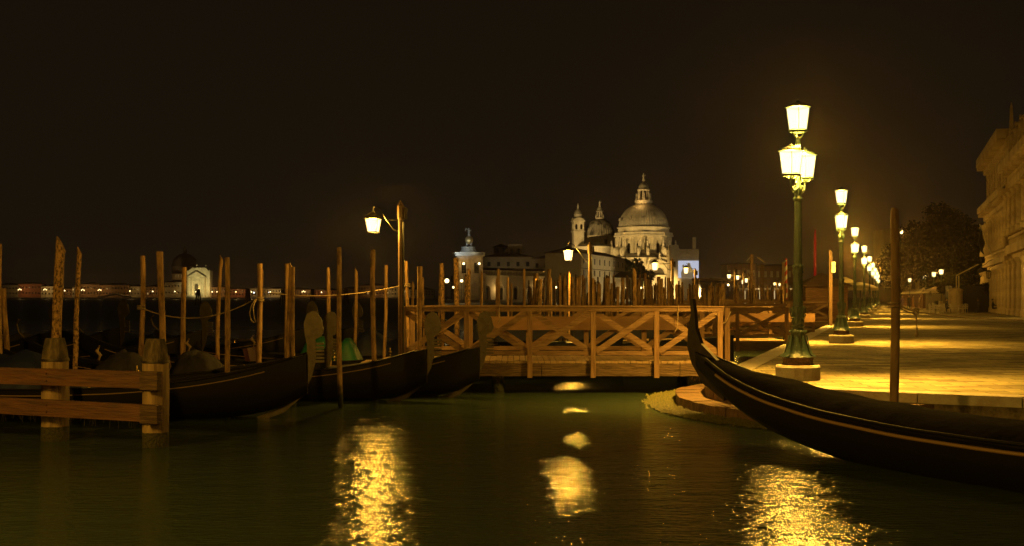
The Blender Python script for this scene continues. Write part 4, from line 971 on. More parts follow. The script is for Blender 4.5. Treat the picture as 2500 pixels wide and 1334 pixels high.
# warehouses of the customs house
Da, Db = 440, 520
a = Vector((W(1172,Da), Da, 0)); b = Vector((W(1570,Db), Db, 0)); L_ = (b-a).length; rz = math.atan2(b.y-a.y, b.x-a.x)
cw = empty('warehouse', (a.x, a.y, 0), 'long low customs warehouse with arched gates in front of the seminary', 'warehouse', None, rz)
zt = Z(666, 440); wl = MB(); nb = 13; bw = L_/nb
for k in range(nb): wl.arch((k*bw,0,1), (1,0,0), (0,1,0), bw, zt-2.2, 3.0, 3.8, .8)
wl.build('wall', 'plaster', cw); MB().box((L_/2,8,zt/2),(L_,14,zt-2)).build('inner_wall', 'plaster_dim', cw)
MB().box((L_/2,-.1,zt-1.1),(L_,.9,.6)).build('cornice', 'marble', cw); 
cr = MB(); k = 0
while k*.9 < L_*.4: cr.box((k*.9+.4,0,zt),(.35,.35,1.5)); k += 1
cr.box((L_*.2,0,zt+.85),(L_*.4,.5,.2)); cr.build('parapet', 'marble', cw)
MB().add([(0,.4,zt-.8),(L_,.4,zt-.8),(L_,8,zt+2.2),(0,8,zt+2.2)],[(0,1,2,3)]).build('roof', 'rooftile', cw)
for k in range(nb):
    window(cw, (k*bw+bw/2, .9, 3.2), 3.0, 4.4, 0, 'pane_dark', .1)
for k, x in ((1,1.0),(4,1.0),(7,1.0),(9,1.0),(11,1.0)): point(cw, (k*bw+bw*.1, -2.2, 5.2), 420, (1,.62,.2), .2)
def wall_lamp(px, py, D, label, power=0, r=.18, group='small lamps along the far quay', m_='globe_glow', z0=1.0, col=(1,.62,.2)):
    t = empty('quay_lamp', (W(px,D), D, z0), label, 'lamp', group); h = Z(py,D)-z0
    MB().lathe([(.14,0),(.07,.5),(.06,h-.1)], (0,0,0), 6).build('post', 'dark_iron', t); MB().ball((0,0,h), r, 8).build('globe', m_, t)
    if power: point(t, (0,-.6,h), power, col, .3)
    return t
# customs tower
ct = empty('customs_tower', (W(1145,420), 420, 1), 'low square customs tower with golden globe and white lit roof cap', 'tower', None, R(8))
zz = lambda py: Z(py, 420)-1
MB().box((0,0,zz(668)/2),(10.6,10.6,zz(668))).build('ground_storey', 'facade_stone', ct)
MB().box((-.2,0,(zz(668)+zz(627))/2),(9.3,9.3,zz(627)-zz(668))).build('wall', 'facade_stone', ct)
for q_ in (-3.6,-.9,.9,3.6): MB().box((q_-.2,-4.7,(zz(668)+zz(630))/2),(.9,.35,zz(630)-zz(668))).build('pilaster', 'facade_stone', ct)
MB().box((-.2,0,zz(625)),(10.4,10.4,.6)).build('cornice', 'marble', ct); MB().box((-.2,0,zz(621)),(9.6,9.6,.8)).build('attic', 'marble', ct); MB().box((-.2,0,zz(619)),(10.8,10.8,.35)).build('cornice', 'marble', ct)
window(ct, (-2.3,-4.75,zz(657)), 1.5, 4.2); window(ct, (2.2,-4.75,zz(657)), 1.5, 4.2)
MB().lathe([(3.4,zz(617)),(2.6,zz(611)),(2.4,zz(606)),(2.6,zz(604)),(2.6,zz(603)),(1.2,zz(602))], (-.2,0,0), 12, smooth=False).build('cap_roof', 'lead', ct)
MB().tube([(-1.0,0,zz(603)),(-.6,0,zz(598)),(-.9,0,zz(594)),(-.3,0,zz(590))],[.45,.4,.35,.3],8).tube([(1.0,0,zz(603)),(.6,0,zz(598)),(.9,0,zz(594)),(.2,0,zz(590))],[.45,.4,.35,.3],8).build('crouching_figures', 'statue_stone', ct)
MB().ball((0,0,zz(586)), 1.45, 20).build('globe', 'gold', ct)
MB().statue((0,0,zz(579)), 3.4).tube([(-.3,0,zz(562)),(-1.1,0,zz(558)),(-1.4,0,zz(565))],[.12,.3,.1],6).build('weathervane_figure', 'statue_stone', ct)
spot((W(1145,420)-5,410,zz(617)+1), (W(1145,420),420,zz(600)+1), 1300, (.75,.88,1), 80, rad=.2); spot((W(1145,420)+4,409,zz(619)+1), (W(1145,420),420,zz(588)+1), 700, (1,.95,.7), 60, rad=.2)
for px in (1132,1170):
    t = wall_lamp(px, 644, 414, 'round lamp on the %s of the customs tower front' % ('left' if px < 1150 else 'right'), 140, .42)
for (px, py, D, pw, r) in ((1091,686,405,200,.75),(1127,686,412,120,.5),(1107,702,400,0,.35),(1357,702,440,500,.4),(1446,702,450,300,.35),(1530,703,470,500,.4),(1565,703,470,0,.35),(1606,706,470,0,.5)):
    wall_lamp(px, py, D, 'round quay level lamp near the customs house, %s' % {1091:'the far left corner beside its tip',1127:'the tower foot',1107:'the water steps',1357:'the middle arches',1446:'the seminary end',1530:'the tree',1565:'the church steps',1606:'the portal'}[px], pw, r)
fq = MB(); fq.prism([(W(1085,395),395),(W(1110,392),392),(W(1180,425),425),(W(1570,505),505),(W(1760,560),560),(W(1760,700),700),(W(1085,700),700)], -1, 1.0); tag(fq.build('far_quay', 'istrian'), kind='structure')

# poster building
pbd = house(1637,1706,609,552,'pale block right of the church carrying the bright poster', 'plaster', 12, 0, 0, False, cat='building')
MB().box((1.8,3,Z(604,552)),(4,6,2)).build('roof_block', 'plaster', pbd); MB().box((11.0,.2,Z(594,552)),(1.6,1.6,5.4)).build('chimney', 'plaster', pbd)
MB().prism([(4,0),(6.7,2.1),(9.4,0)], -.45, -.1, lambda a,b_,h: (a,h,Z(626,552)+b_)).build('pediment', 'marble', pbd)
ps_ = MB().box((8.3,-.3,(Z(637,552)+Z(679,552))/2),(9.5,.2,Z(637,552)-Z(679,552))).build('lit_poster', 'screen_white', pbd); zc0 = Z(679,552)
figp = [(1.6,0),(1.4,2.5),(2.2,4.5),(2.0,6.2),(2.8,6.6),(3.2,5.2),(4.2,6.1),(4.6,7.4),(5.6,7.2),(6.0,5.6),(6.6,4.6),(7.4,3.4),(7.0,1.6),(7.4,0)]
MB().prism([(a+3.4,b_*.95+zc0) for a, b_ in figp], -.45, -.42, lambda a,b_,h: (a,h,b_)).build('poster_shape', 'screen_gold', ps_)
def text(s_, size, par, loc, m_, rz=0):
    c_ = bpy.data.curves.new('t', 'FONT'); c_.body = s_; c_.size = size; c_.extrude = .02; o = bpy.data.objects.new('t', c_); C.objects.link(o)
    bpy.context.view_layer.update(); me = bpy.data.meshes.new_from_object(o.evaluated_get(bpy.context.evaluated_depsgraph_get())); bpy.data.objects.remove(o)
    me.materials.clear(); me.materials.append(M[m_]); q_ = bpy.data.objects.new('lettering', me); C.objects.link(q_); setparent(q_, par); q_.location = loc; q_.rotation_euler = (R(90),0,rz); return q_
text('GOLD', 1.75, ps_, (8.2,-.5,zc0+2.6), 'screen_text')
spot((W(1665,520),515,3), (W(1665,552),552,20), 9000, (1,.68,.28), 70)
# dark palaces right of the church
house(1775,1845,646,420,'dim palace with narrow windows behind the four lamp cluster', 'brick_brown', 12, 2, 6, True, cat='palace', wh=2.2, wm='plaster', rh=.8)
house(1847,1950,650,430,'wide dim palace with pale windows right of the dark timber post', 'brick_brown', 12, 2, 7, True, cat='palace', wh=2.2, wm='plaster', rh=.8)
house(1706,1775,690,480,'low dark house between the poster block and the dim palace', 'plaster_dim', 12, 1, 4, True, lit=((0,2),))
point(None, (W(1840,400),396,9), 1500, (1,.6,.2), 1)
# lit cafe terraces on the far quay
ft = empty('cafe_terrace', (W(1870,210),210,0), 'white lit waterside terrace with hanging drapes behind the pole crowd', 'terrace')
for k in range(9): MB().box((-5+k*1.3,0,Z(712,210)/2+.3),(.14,.14,Z(712,210)-.3)).build('post', 'white_paint', ft)
MB().box((.2,0,Z(706,210)),(12,4,.2)).build('roof', 'awning', ft); MB().box((.2,0,.4),(12,4,.6)).build('deck','beam_wood',ft)
point(ft, (-2,-2.5,2.6), 220, (1,.75,.4), .3); point(ft, (3,-2.5,2.6), 220, (1,.75,.4), .3)
wall_lamp(1762, 703, 230, 'white bright work lamp over the pole crowd', 120, .28, m_='white_glow', z0=0, col=(.8,.9,1)); wall_lamp(1778, 696, 240, 'small warm lamp over the pole crowd right of the white lamp', 0, .22, z0=0)
# ================================================================ TREES
def tree(x, y, h, cr, label, n=2200, leaf=.16, m_='leaf_unlit', z0=QZ, trunk=None, group=None, blobs=None, seed=0, name='tree'):
    rn = random.Random(seed); t = empty(name, (x,y,z0), label, 'tree', group)
    tr = MB(); th = trunk or h*.35; r0 = max(.08, h*.022)
    tr.tube([(0,0,0),(h*.01,0,th*.5),(-h*.01,h*.01,th),(0,0,h*.7)], [r0,r0*.8,r0*.65,r0*.2], 9)
    bl = blobs or [(rn.uniform(-.6,.6)*cr, rn.uniform(-.6,.6)*cr, th+(h-th)*rn.uniform(.12,.88), cr*rn.uniform(.28,.5)) for _ in range(15)]
    for bx_, by_, bz, br in bl[:9]: tr.tube([(0,0,min(th,bz*.8)),(bx_*.5,by_*.5,(th+bz)/2),(bx_,by_,bz)], [r0*.5,r0*.3,r0*.1], 5)
    tr.build('trunk', 'trunk', t)
    lf = MB()
    tot = sum(b[3]**2 for b in bl)
    for bx_, by_, bz, br in bl:
        for _ in range(int(n*br*br/tot)):
            d = Vector((rn.gauss(0,1), rn.gauss(0,1), rn.gauss(0,1))).normalized()*br*rn.uniform(.55,1.08)
            c_ = Vector((bx_,by_,bz))+Vector((d.x,d.y,d.z*.8)); s_ = leaf*rn.uniform(.6,1.5)
            u = Vector((rn.gauss(0,1), rn.gauss(0,1), rn.gauss(0,1))).normalized(); v = u.cross(Vector((rn.gauss(0,1), rn.gauss(0,1), rn.gauss(0,1)))).normalized()
            lf.add([c_-u*s_, c_+v*s_*.55, c_+u*s_, c_-v*s_*.55], [(0,1,2,3)])
    lf.build('crown', m_, t); return t
def T(px, py, D, cr, label, **k): return tree(W(px,D), D, Z(py,D)-k.get('z0', QZ), cr, label, **k)
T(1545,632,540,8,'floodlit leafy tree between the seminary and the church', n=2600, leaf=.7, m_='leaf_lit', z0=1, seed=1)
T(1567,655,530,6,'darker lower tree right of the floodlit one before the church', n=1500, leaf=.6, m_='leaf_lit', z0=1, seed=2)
GT = 'dark garden trees beyond the market stalls'
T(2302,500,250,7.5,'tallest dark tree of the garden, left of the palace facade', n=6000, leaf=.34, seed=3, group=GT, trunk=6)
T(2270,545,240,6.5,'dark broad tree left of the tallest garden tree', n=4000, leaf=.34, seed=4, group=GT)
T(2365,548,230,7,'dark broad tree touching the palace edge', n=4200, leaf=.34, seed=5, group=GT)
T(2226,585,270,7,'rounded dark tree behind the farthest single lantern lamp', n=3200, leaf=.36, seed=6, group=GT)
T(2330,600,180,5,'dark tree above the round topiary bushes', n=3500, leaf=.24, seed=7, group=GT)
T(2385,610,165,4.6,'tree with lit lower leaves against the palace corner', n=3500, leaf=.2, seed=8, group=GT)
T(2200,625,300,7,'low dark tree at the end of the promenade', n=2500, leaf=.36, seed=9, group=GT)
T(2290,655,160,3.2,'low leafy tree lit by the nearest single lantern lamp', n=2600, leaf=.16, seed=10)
def topiary(px, py, D, r, label, seed):
    zc_ = Z(py,D)-QZ
    tree(W(px,D), D, zc_+r, r, label, n=2400, leaf=.10, m_='leaf_unlit', trunk=zc_-r*.5, blobs=[(0,0,zc_,r),(r*.2,0,zc_+r*.15,r*.85),(-r*.25,.1,zc_-r*.1,r*.8)], seed=seed, name='topiary_tree')
topiary(2308,704,132,.85,'round clipped potted tree left of the stone kiosk column', 20); topiary(2322,684,140,1.1,'larger clipped tree above the round potted one', 21); topiary(2406,708,128,.9,'small clipped tree in front of the dark arcade awning', 22)
for px, py, D in ((2308,704,132),(2322,684,140),(2406,708,128)): pass
# dark far block behind the trees with a lit window lamp
house(2185,2400,556,330,'wide dark block behind the garden trees with flat roofline', 'plaster_dim', 20, 3, 12, False, base=.5, cat='building', wm='shutter', wh=2)
t = wall_lamp(2202, 567, 260, 'lone warm lamp high up right of the round headed post', 60, .42, z0=QZ)
for k, (px, py, D) in enumerate([(2355,596,228),(2368,604,226),(2378,600,220),(2362,622,222),(2384,612,222)]):
    window(t, (W(px,D)-t.location.x, D-t.location.y, Z(py,D)-QZ), .5, .5, 0, 'warm_window') if False else None

# ================================================================ PALACE FACADES on the right
def palace(Y0, Y1, aoff, levels, label, bays, m_='facade_stone', cols=True, name='palace'):
    # facade follows the promenade direction; levels: (z0, z1, opening width share, sprung)
    u = Vector((.318,1,0)).normalized(); p0 = Vector((aoff+.318*Y0, Y0, 0)); L_ = (Y1-Y0)*math.sqrt(1+.318**2)
    t = empty(name, (p0.x,p0.y,0), label, 'palace', None, math.atan2(u.y,u.x))
    # local x runs away from the camera along the facade, local -y points right (into the building)
    bw = L_/bays; inn = (0,-1,0)
    for li, (z0_, z1_, ow, spring, colr) in enumerate(levels):
        m = MB()
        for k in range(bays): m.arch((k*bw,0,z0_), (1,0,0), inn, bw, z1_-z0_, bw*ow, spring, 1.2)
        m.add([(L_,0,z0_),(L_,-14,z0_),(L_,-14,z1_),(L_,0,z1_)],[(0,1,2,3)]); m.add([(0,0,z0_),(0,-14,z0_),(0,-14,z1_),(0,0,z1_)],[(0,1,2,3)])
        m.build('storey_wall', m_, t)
        MB().add([(0,-1.3,z0_),(L_,-1.3,z0_),(L_,-1.3,z1_),(0,-1.3,z1_)],[(0,1,2,3)]).build('recess_shade', 'shutter', t)  # shade behind the arches put into a dark colour for contrast
        if colr:
            src = None
            for k in range(bays+1):
                o = MB().lathe([(colr*1.3,z0_),(colr*1.3,z0_+.4),(colr,z0_+.6)]+[(colr*(1.06 if (i % 2) else .96), z0_+.6+(z1_-z0_-1.7)*i/9) for i in range(1,9)]+[(colr*.9,z1_-1.1),(colr*1.35,z1_-.75),(colr*1.35,z1_-.6)], (0,0,0), 10, smooth=False).build('column', m_, t) if src is None else part(src, t)
                src = src or o; o.location = (min(max(k*bw,.4),L_-.4), .45, 0)
    return t, L_, bw
zt_, L_, bw = palace(113, 139, 11.4, [(QZ,5.6,.55,2.9,.34),(6.9,11.0,.5,2.4,.32),(13.0,16.4,.34,1.9,0)], 'rusticated stone palace with three storeys and deep top cornice at the far end', 8, cols=True)
def band(t, L_, z0_, z1_, out_, nm='cornice', m_='facade_stone', ex=.6): return MB().box((L_/2, out_/2-.2, (z0_+z1_)/2), (L_+ex, out_+.4, z1_-z0_)).build(nm, m_, t)
band(zt_,L_,5.6,6.1,.5,'string_course'); band(zt_,L_,11.0,11.9,.4,'frieze'); band(zt_,L_,11.9,12.5,1.1); band(zt_,L_,12.5,13.0,.4,'attic_step'); band(zt_,L_,16.4,17.3,.4,'frieze'); band(zt_,L_,17.3,18.2,1.2)
ru = MB()
for i in range(22):
    for j in range(60):
        if random.random() < .9:
            z = 12.9+i*.16; x = (j+.5*(i % 2))*L_/60+.2
for dz_, dy_, nn_ in ((17.05,.75,64),(11.6,.6,64)):
    bl = MB()
    for k in range(nn_): bl.box(((k+.5)*L_/nn_, dy_, dz_),(.2,.8,.33))
    bl.build('dentils', 'facade_stone', zt_)
ba = MB(); n_ = 70
for k in range(n_): ba.lathe([(.07,6.1),(.11,6.3),(.05,6.7)], ((k+.5)*L_/n_, .15, 0), 5)
ba.box((L_/2,.15,6.8),(L_,.28,.2)); ba.build('balustrade', 'facade_stone', zt_)
rs = MB()
for i in range(10):
    for j in range(36):
        if abs(((j+.5*(i % 2))/36*8) % 1-.5) > .2 or i > 8: rs.box(((j+.5*(i % 2)+.5)*L_/36.5, .03, 13.2+i*.33),(L_/36.5-.08,.12+.05*random.random(),.28))
rs.build('rusticated_blocks', 'facade_stone', zt_)
lb_, L2, bw2 = palace(70, 112.4, 11.6, [(QZ,6.2,.5,3.4,.36),(7.9,12.4,.45,2.8,.36)], 'ornate stone library palace with statues on its roofline at the right edge', 11, name='library')
band(lb_,L2,6.2,7.0,.6,'string_course'); band(lb_,L2,12.4,13.9,.4,'frieze'); band(lb_,L2,13.9,14.6,1.3)
ba = MB(); n_ = 90
for k in range(n_): ba.lathe([(.07,7.0),(.11,7.2),(.05,7.6)], ((k+.5)*L2/n_, .25, 0), 5); ba.lathe([(.07,14.6),(.12,14.9),(.05,15.4)], ((k+.5)*L2/n_, .1, 0), 5)
ba.box((L2/2,.25,7.72),(L2,.3,.24)); ba.box((L2/2,.1,15.5),(L2,.3,.2)); ba.build('balustrade', 'facade_stone', lb_)
bl = MB(); n_ = 90
for k in range(n_): bl.box(((k+.5)*L2/n_, .6, 13.7),(.2,.8,.35))
for k in range(40): bl.ball(((k+.5)*L2/40, .25, 13.1), .28, 6)
bl.build('dentils', 'facade_stone', lb_)
src = None
for k in range(11):
    o = MB().statue((0,0,15.6), 2.5).build('statue', 'facade_stone', lb_) if src is None else part(src, lb_)
    src = src or o; o.location = (L2-1.5-k*bw2, .1, 0); o.rotation_euler = (0,0,R(90))
MB().lathe([(.5,15.4),(.45,16.2),(.4,16.3),(.14,20.2),(.02,20.6)], (L2-.2,.1,0), 4, R(45), smooth=False).build('obelisk', 'facade_stone', lb_)
pl_ = Vector((9.6+.318*93, 93, 0))
point(lb_, ((93-70)*1.049, 1.0, 4.6), 260, (1,.60,.10), .3, 'arcade_lamp'); point(lb_, ((88-70)*1.049, -.5, 4.2), 200, (1,.60,.10), .3, 'arcade_lamp')
# hanging lantern brackets and flag on the palace
for k, (px, py, D) in enumerate([(2393,668,128),(2414,672,124)]):
    c_ = at(px, py, D); fx = 11.4+.318*(D-1)
    t = empty('bracket_lantern', (c_.x, c_.y, c_.z), 'unlit lantern on a curved iron bracket, %s of the palace pair' % ('left' if k == 0 else 'right'), 'lantern', 'unlit bracket lanterns on the palace')
    MB().tube([(0,0,.45),(.1,0,.75),(.6,0,1.0),(max(1.2,fx-c_.x)*.6,0,1.25),(max(1.2,fx-c_.x),0,1.5)], .035, 6).build('bracket', 'dark_iron', t)
    lm = MB(); lm.lathe([(.24,.35),(.30,.38),(.06,.55)], (0,0,0), 6, smooth=False); lm.lathe([(.16,-.3),(.18,-.27),(.12,-.38)], (0,0,0), 6, smooth=False)
    for j in range(6):
        a = j*math.pi/3; lm.bar((.17*math.cos(a),.17*math.sin(a),-.28),(.25*math.cos(a),.25*math.sin(a),.36),.03,.03)
    lm.build('lantern', 'dark_iron', t)
fg = at(2421,622,124); ff = at(2392,548,122)
t = empty('flagpole', tuple(fg), 'slanted white flagpole with a dark blue flag on the palace balcony', 'flag'); d_ = ff-fg
MB().tube([(0,0,0), tuple(d_)], .06, 6).build('pole', 'white_paint', t)
fl = MB(); vs = []
for i in range(7):
    for j in range(9):
        u = 1-i/6*.45; p_ = d_*u; vs.append((p_.x-.05+.12*math.sin(j*.9+i), p_.y+.15*math.sin(i*1.3), p_.z-.1-j*.32*(1-.06*i)))
fl.add(vs, [(i*9+j,i*9+j+1,(i+1)*9+j+1,(i+1)*9+j) for i in range(6) for j in range(8)], True); fl.build('flag', 'navy', t)
# awning reaching out to the stone kiosk column
a = at(2388,646,124); b = at(2335,673,124)
t = empty('awning_beam', tuple(b), 'pale sloping awning arm from the palace down to two thin posts', 'awning'); MB().bar((0,0,0), tuple(a-b), .25, .1).build('arm', 'awning', t)
for q_ in (0,.25): MB().box((q_,0,(QZ-b.z)/2),(.09,.09,b.z-QZ)).build('post', 'awning', t)
D = 125; t = empty('column_kiosk', (W(2333,D),D,QZ), 'round stone advertising column kiosk beside the cafe chairs', 'kiosk')
MB().lathe([(.85,0),(.85,.3),(.72,.4),(.72,2.2),(.8,2.3),(.66,2.45),(.1,2.6)], (0,0,0), 12, smooth=False).build('column', 'facade_stone', t)
t = empty('dark_awning', (W(2440-20,127),127,QZ), 'dark blue closed awning box in front of the palace arcade', 'awning')
MB().box((-1.4,1.5,1.4),(5.2,2,2.8)).build('cover', 'navy', t)
# market stalls
for k, (px, D) in enumerate([(2284,150),(2262,163),(2248,178),(2234,195),(2222,212)]):
    t = empty('market_stall', (W(px,D),D,QZ), ['nearest closed market stall with striped shutter and scalloped awning','second market stall behind the nearest one','third market stall in the row','fourth market stall in the row','farthest market stall in the row'][k], 'market stall', 'row of closed market stalls')
    bm = MB()
    for i in range(10): bm.box((0,0,.12+i*.2),(1.75,2.2,.185))
    bm.build('shutter_wall', 'hut_wood' if k else 'plaster_dim', t); MB().box((0,0,2.25),(1.95,2.4,.28)).build('fascia', 'awning', t)
    MB().lathe([(1.6,2.39),(.2,2.9)],(0,0,0),4,R(45),smooth=False).build('roof','rooftile',t)
    MB().add([(-1.3,-1.25,2.1),(-1.3,1.2,2.1),(-.95,1.2,2.5),(-.95,-1.25,2.5)],[(0,1,2,3)]).build('side_awning','awning',t)
for k, (px, py) in enumerate([(2286,727),(2297,726)]):
    t = empty('waste_bin', (W(px,130),130,QZ), ['dark boxy bin left of the cafe chairs','pale boxy bin next to the dark bin'][k], 'bin'); MB().box((0,0,.55),(.32,.3,1.0)).box((0,0,1.12),(.36,.34,.1)).build('box', ['dark_iron','awning'][k], t)

# ================================================================ CAFE CHAIRS, TABLES, PEOPLE
def chair_mesh():
    b = MB()
    for x in (-.2,.2):
        for y in (-.2,.2): b.tube([(x,y,0),(x*.9,y*.9,.45)], .018, 5)
    b.box((0,0,.46),(.44,.44,.03))
    b.tube([(-.2,.2,.45),(-.21,.24,.85),(0,.27,.93),(.21,.24,.85),(.2,.2,.45)], .018, 5)
    for x in (-.1,0,.1): b.tube([(x,.21,.46),(x,.25,.88)], .012, 4)
    for x in (-.22,.22): b.tube([(x,-.2,.45),(x*1.05,-.18,.66),(x*1.05,.2,.67)], .015, 4)
    return b
def table_mesh():
    b = MB(); b.lathe([(.36,.72),(.38,.735),(.36,.75)], (0,0,0), 14); b.lathe([(.22,0),(.05,.06),(.03,.1),(.03,.72)], (0,0,0), 8); return b
cs = ts = None; rc = random.Random(5)
row = 0
for D in (117,121,125.5,130,135.5,142,149):
    x = W(2290 if D < 130 else 2296, D)
    xe = min(W(2482,D), 9.0+.318*D-1.0)
    while x < xe:
        if ts is None: o = table_mesh().build('cafe_table', 'chair_wicker'); ts = o
        else: o = ts.copy(); C.objects.link(o)
        o.location = (x, D, QZ); tag(o, 'small round pale cafe table among the terrace chairs', 'table', 'round tables of the cafe terrace')
        for a in ((0,math.pi) if rc.random() < .35 else (.6,2.4,4.2)):
            a += rc.uniform(-.4,.4)
            if cs is None: c_ = chair_mesh().build('cafe_chair', 'chair_wicker'); cs = c_
            else: c_ = cs.copy(); C.objects.link(c_)
            c_.location = (x+.62*math.cos(a), D+.62*math.sin(a), QZ); c_.rotation_euler = (0,0,a-math.pi/2); tag(c_, 'pale light framed cafe chair on the terrace', 'chair', 'pale chairs of the cafe terrace')
        x += rc.uniform(1.7,2.2)
def person(loc, label, coat, legs='dark_cloth', sit=False, rz=0, stride=.18):
    t = empty('person', loc, label, 'person', None, rz)
    def skin(nm, verts, edges, rad, m_):
        me = bpy.data.meshes.new(nm); me.from_pydata(verts, edges, []); me.materials.append(M[m_]); o = bpy.data.objects.new(nm, me); C.objects.link(o); setparent(o, t)
        md = o.modifiers.new('s', 'SKIN'); 
        for i, v in enumerate(me.skin_vertices[0].data): v.radius = (rad[i], rad[i]*.85); v.use_root = (i == 0)
        sb_ = o.modifiers.new('u', 'SUBSURF'); sb_.levels = 1; sb_.render_levels = 1
        return o
    if sit:
        V = [(0,0,.5),(0,.02,.75),(0,.02,1.0),(0,0,1.12),(0,-.02,1.22),(-.1,0,.5),(-.1,-.4,.52),(-.1,-.42,.1),(-.1,-.55,.05),(.1,0,.5),(.1,-.4,.52),(.1,-.42,.1),(.1,-.55,.05),(-.19,0,1.02),(-.25,-.1,.78),(-.16,-.32,.75),(.19,0,1.02),(.25,-.1,.78),(.16,-.32,.75)]
    else:
        s_ = stride; V = [(0,0,.92),(0,0,1.15),(0,0,1.38),(0,0,1.5),(0,-.02,1.58),(-.09,0,.88),(-.1,-s_*.6,.48),(-.1,-s_,.08),(-.1,-s_-.14,.04),(.09,0,.88),(.1,s_*.4,.48),(.1,s_*1.1,.1),(.1,s_*1.1-.12,.04),(-.2,0,1.4),(-.25,.06,1.12),(-.25,-.08,.88),(.2,0,1.4),(.25,-.06,1.12),(.25,.1,.88)]
    E = [(0,1),(1,2),(2,3),(3,4),(0,5),(5,6),(6,7),(7,8),(0,9),(9,10),(10,11),(11,12),(2,13),(13,14),(14,15),(2,16),(16,17),(17,18)]
    Rr = [.14,.14,.15,.06,.055,.10,.075,.05,.045,.10,.075,.05,.045,.07,.05,.035,.07,.05,.035]
    skin('body', V, E, Rr, coat)
    hz = V[4][2]+.1; hd = MB(); hd.ball((0,-.02,hz), .11, 10, (.85,1,1.15)); hd.ball((0,-.13,hz-.01), .02, 5); hd.ball((-.095,0,hz),.02,5); hd.ball((.095,0,hz),.02,5); hd.build('head', 'skin', t)
    MB().ball((0,.02,hz+.035), .115, 10, (.9,1,1)).build('hair', 'hair', t)
    return t
def pp(px, D): return (W(px,D), D, QZ)
person(pp(2203,150), 'person in a pale purple jacket walking just right of the lone post', 'purple_cloth', rz=.3)
person(pp(2219,154), 'person in dark clothes walking between the purple and orange jackets', 'dark_cloth', rz=-.5)
person(pp(2229,146), 'person in an orange brown jacket strolling on the far promenade', 'orange_cloth', rz=1.2)
person(pp(2246,158), 'person in brown walking near the market stalls', 'trim_wood', rz=1.6)
person(pp(2310,120), 'person in dark clothes seated at the left end of the cafe terrace', 'dark_cloth', sit=True, rz=1.2)
person(pp(2388,119), 'person in black seated at the middle of the cafe terrace, back turned', 'dark_cloth', sit=True, rz=math.pi)
person(pp(2424,119.5), 'person in dark coat seated right of the middle guest', 'dark_cloth', sit=True, rz=1.4)

# ================================================================ FAR SHORE on the left
fs = MB(); fs.prism([(W(-250,985),985),(W(1120,985),985),(W(1120,1400),1400),(W(-250,1400),1400)], -1, 1.3); tag(fs.build('far_shore', 'istrian'), kind='structure')
GH = 'waterfront houses on the far shore'
FS = [(-10,45,697,'plaster_dim','low pale house with bright upper storey at the far left edge'),(45,100,694,'brick_red','wide red house behind the first three globe lamp'),(100,133,700,'plaster','pale small house right of the red house'),(133,176,706,'brick_brown','low wall like house left of the thin leaning pole'),(176,196,702,'plaster_dim','narrow dim house behind the thin leaning pole'),
 (196,243,695,'brick_brown','yellow lit house with many windows behind the third lamp'),(243,316,697,'brick_brown','dark long house behind the small arched bridge'),(318,350,700,'plaster_dim','dim house left of the ringed pole'),(350,402,701,'brick_brown','dim house with pale ground floor left of the white church'),
 (402,456,690,'plaster_dim','dark house adjoining the white church'),(515,560,702,'brick_brown','orange lit low house right of the white church'),(560,612,707,'brick_red','red brown low house beneath a roof ridge'),(612,650,705,'plaster_dim','dim low house behind the knotted pole'),(650,694,706,'plaster','pale lit low house right of the knotted pole'),
 (694,760,708,'brick_brown','low brown house behind the three pole bundle'),(760,830,710,'brick_red','long low brick shed right of the bundle'),(830,880,706,'brick_brown','orange lit shed behind the tall smooth pole'),(880,940,698,'brick_brown','taller mill building with lit windows below the first lantern'),(940,985,702,'plaster_dim','dim building left of the first pier lamp post'),(985,1060,708,'plaster_dim','dark low house right of the first pier lamp post')]
for i, (a, b, y, m_, lb) in enumerate(FS):
    house(a, b-1, y, 1000, lb, m_, 14, 2, max(3, int((b-a)/7)), True, 1.3, group=GH, wh=1.5, ww__=1.0, lit=((0,1),) if i in (8,) else (((0,2),(0,3),(1,4)) if i == 17 else ()))
LP_ = [(48,708,3),(110,708,3),(158,710,1),(202,709,3),(243,709,3),(317,711,1),(373,712,1),(427,712,1),(481,713,3),(518,713,1),(530,713,1),(576,713,1),(614,713,1),(660,713,1),(686,713,1),(741,713,3),(785,714,1),(908,714,1),(946,715,1),(985,715,1)]
names_ = ['before the red house','before the small pale house','hidden beside the thickest pole','left of the lit brown house','right of the lit brown house','beyond the small bridge','left of the ringed pole','before the dim pale fronted house','on the white church steps','just right of the white church','second right of the white church','before the red brown low house','left of the knotted pole','right of the knotted pole','before the bundle of poles','right of the bundle of poles','before the brick shed','under the first pier lantern','left of the first pier lamp post','right of the first pier lamp post']
for i, (px, py, n_) in enumerate(LP_):
    t = empty('shore_lamp', (W(px,988),988,1.3), ('three globe' if n_ == 3 else 'single globe')+' shore lamp '+names_[i], 'lamp', 'shore lamps on the far waterfront'); h_ = Z(py,988)-1.3
    MB().lathe([(.14,0),(.08,h_)], (0,0,0), 6).build('post', 'dark_iron', t)
    for k in range(n_): MB().ball(((k-(n_-1)/2)*1.1,0,h_+(.6 if n_ == 3 and k == 1 else 0)), .36 if n_ == 3 else .45, 8).build('globe', 'globe_glow', t)
    point(t, (0,4,h_+1), 1100 if n_ == 3 else 800, (1,.58,.16), .5)
# small bridge on the far shore
fb = empty('arched_bridge', (W(280,984),984,0), 'small low arched bridge on the far shore', 'bridge'); MB().prism([(-14,1.2),(-8,1.6),(0,3.6),(8,1.6),(14,1.2),(14,2.2),(8,2.9),(0,4.9),(-8,2.9),(-14,2.2)], 0, 4, lambda a,b_,h: (a,h,b_)).build('span', 'plaster', fb)
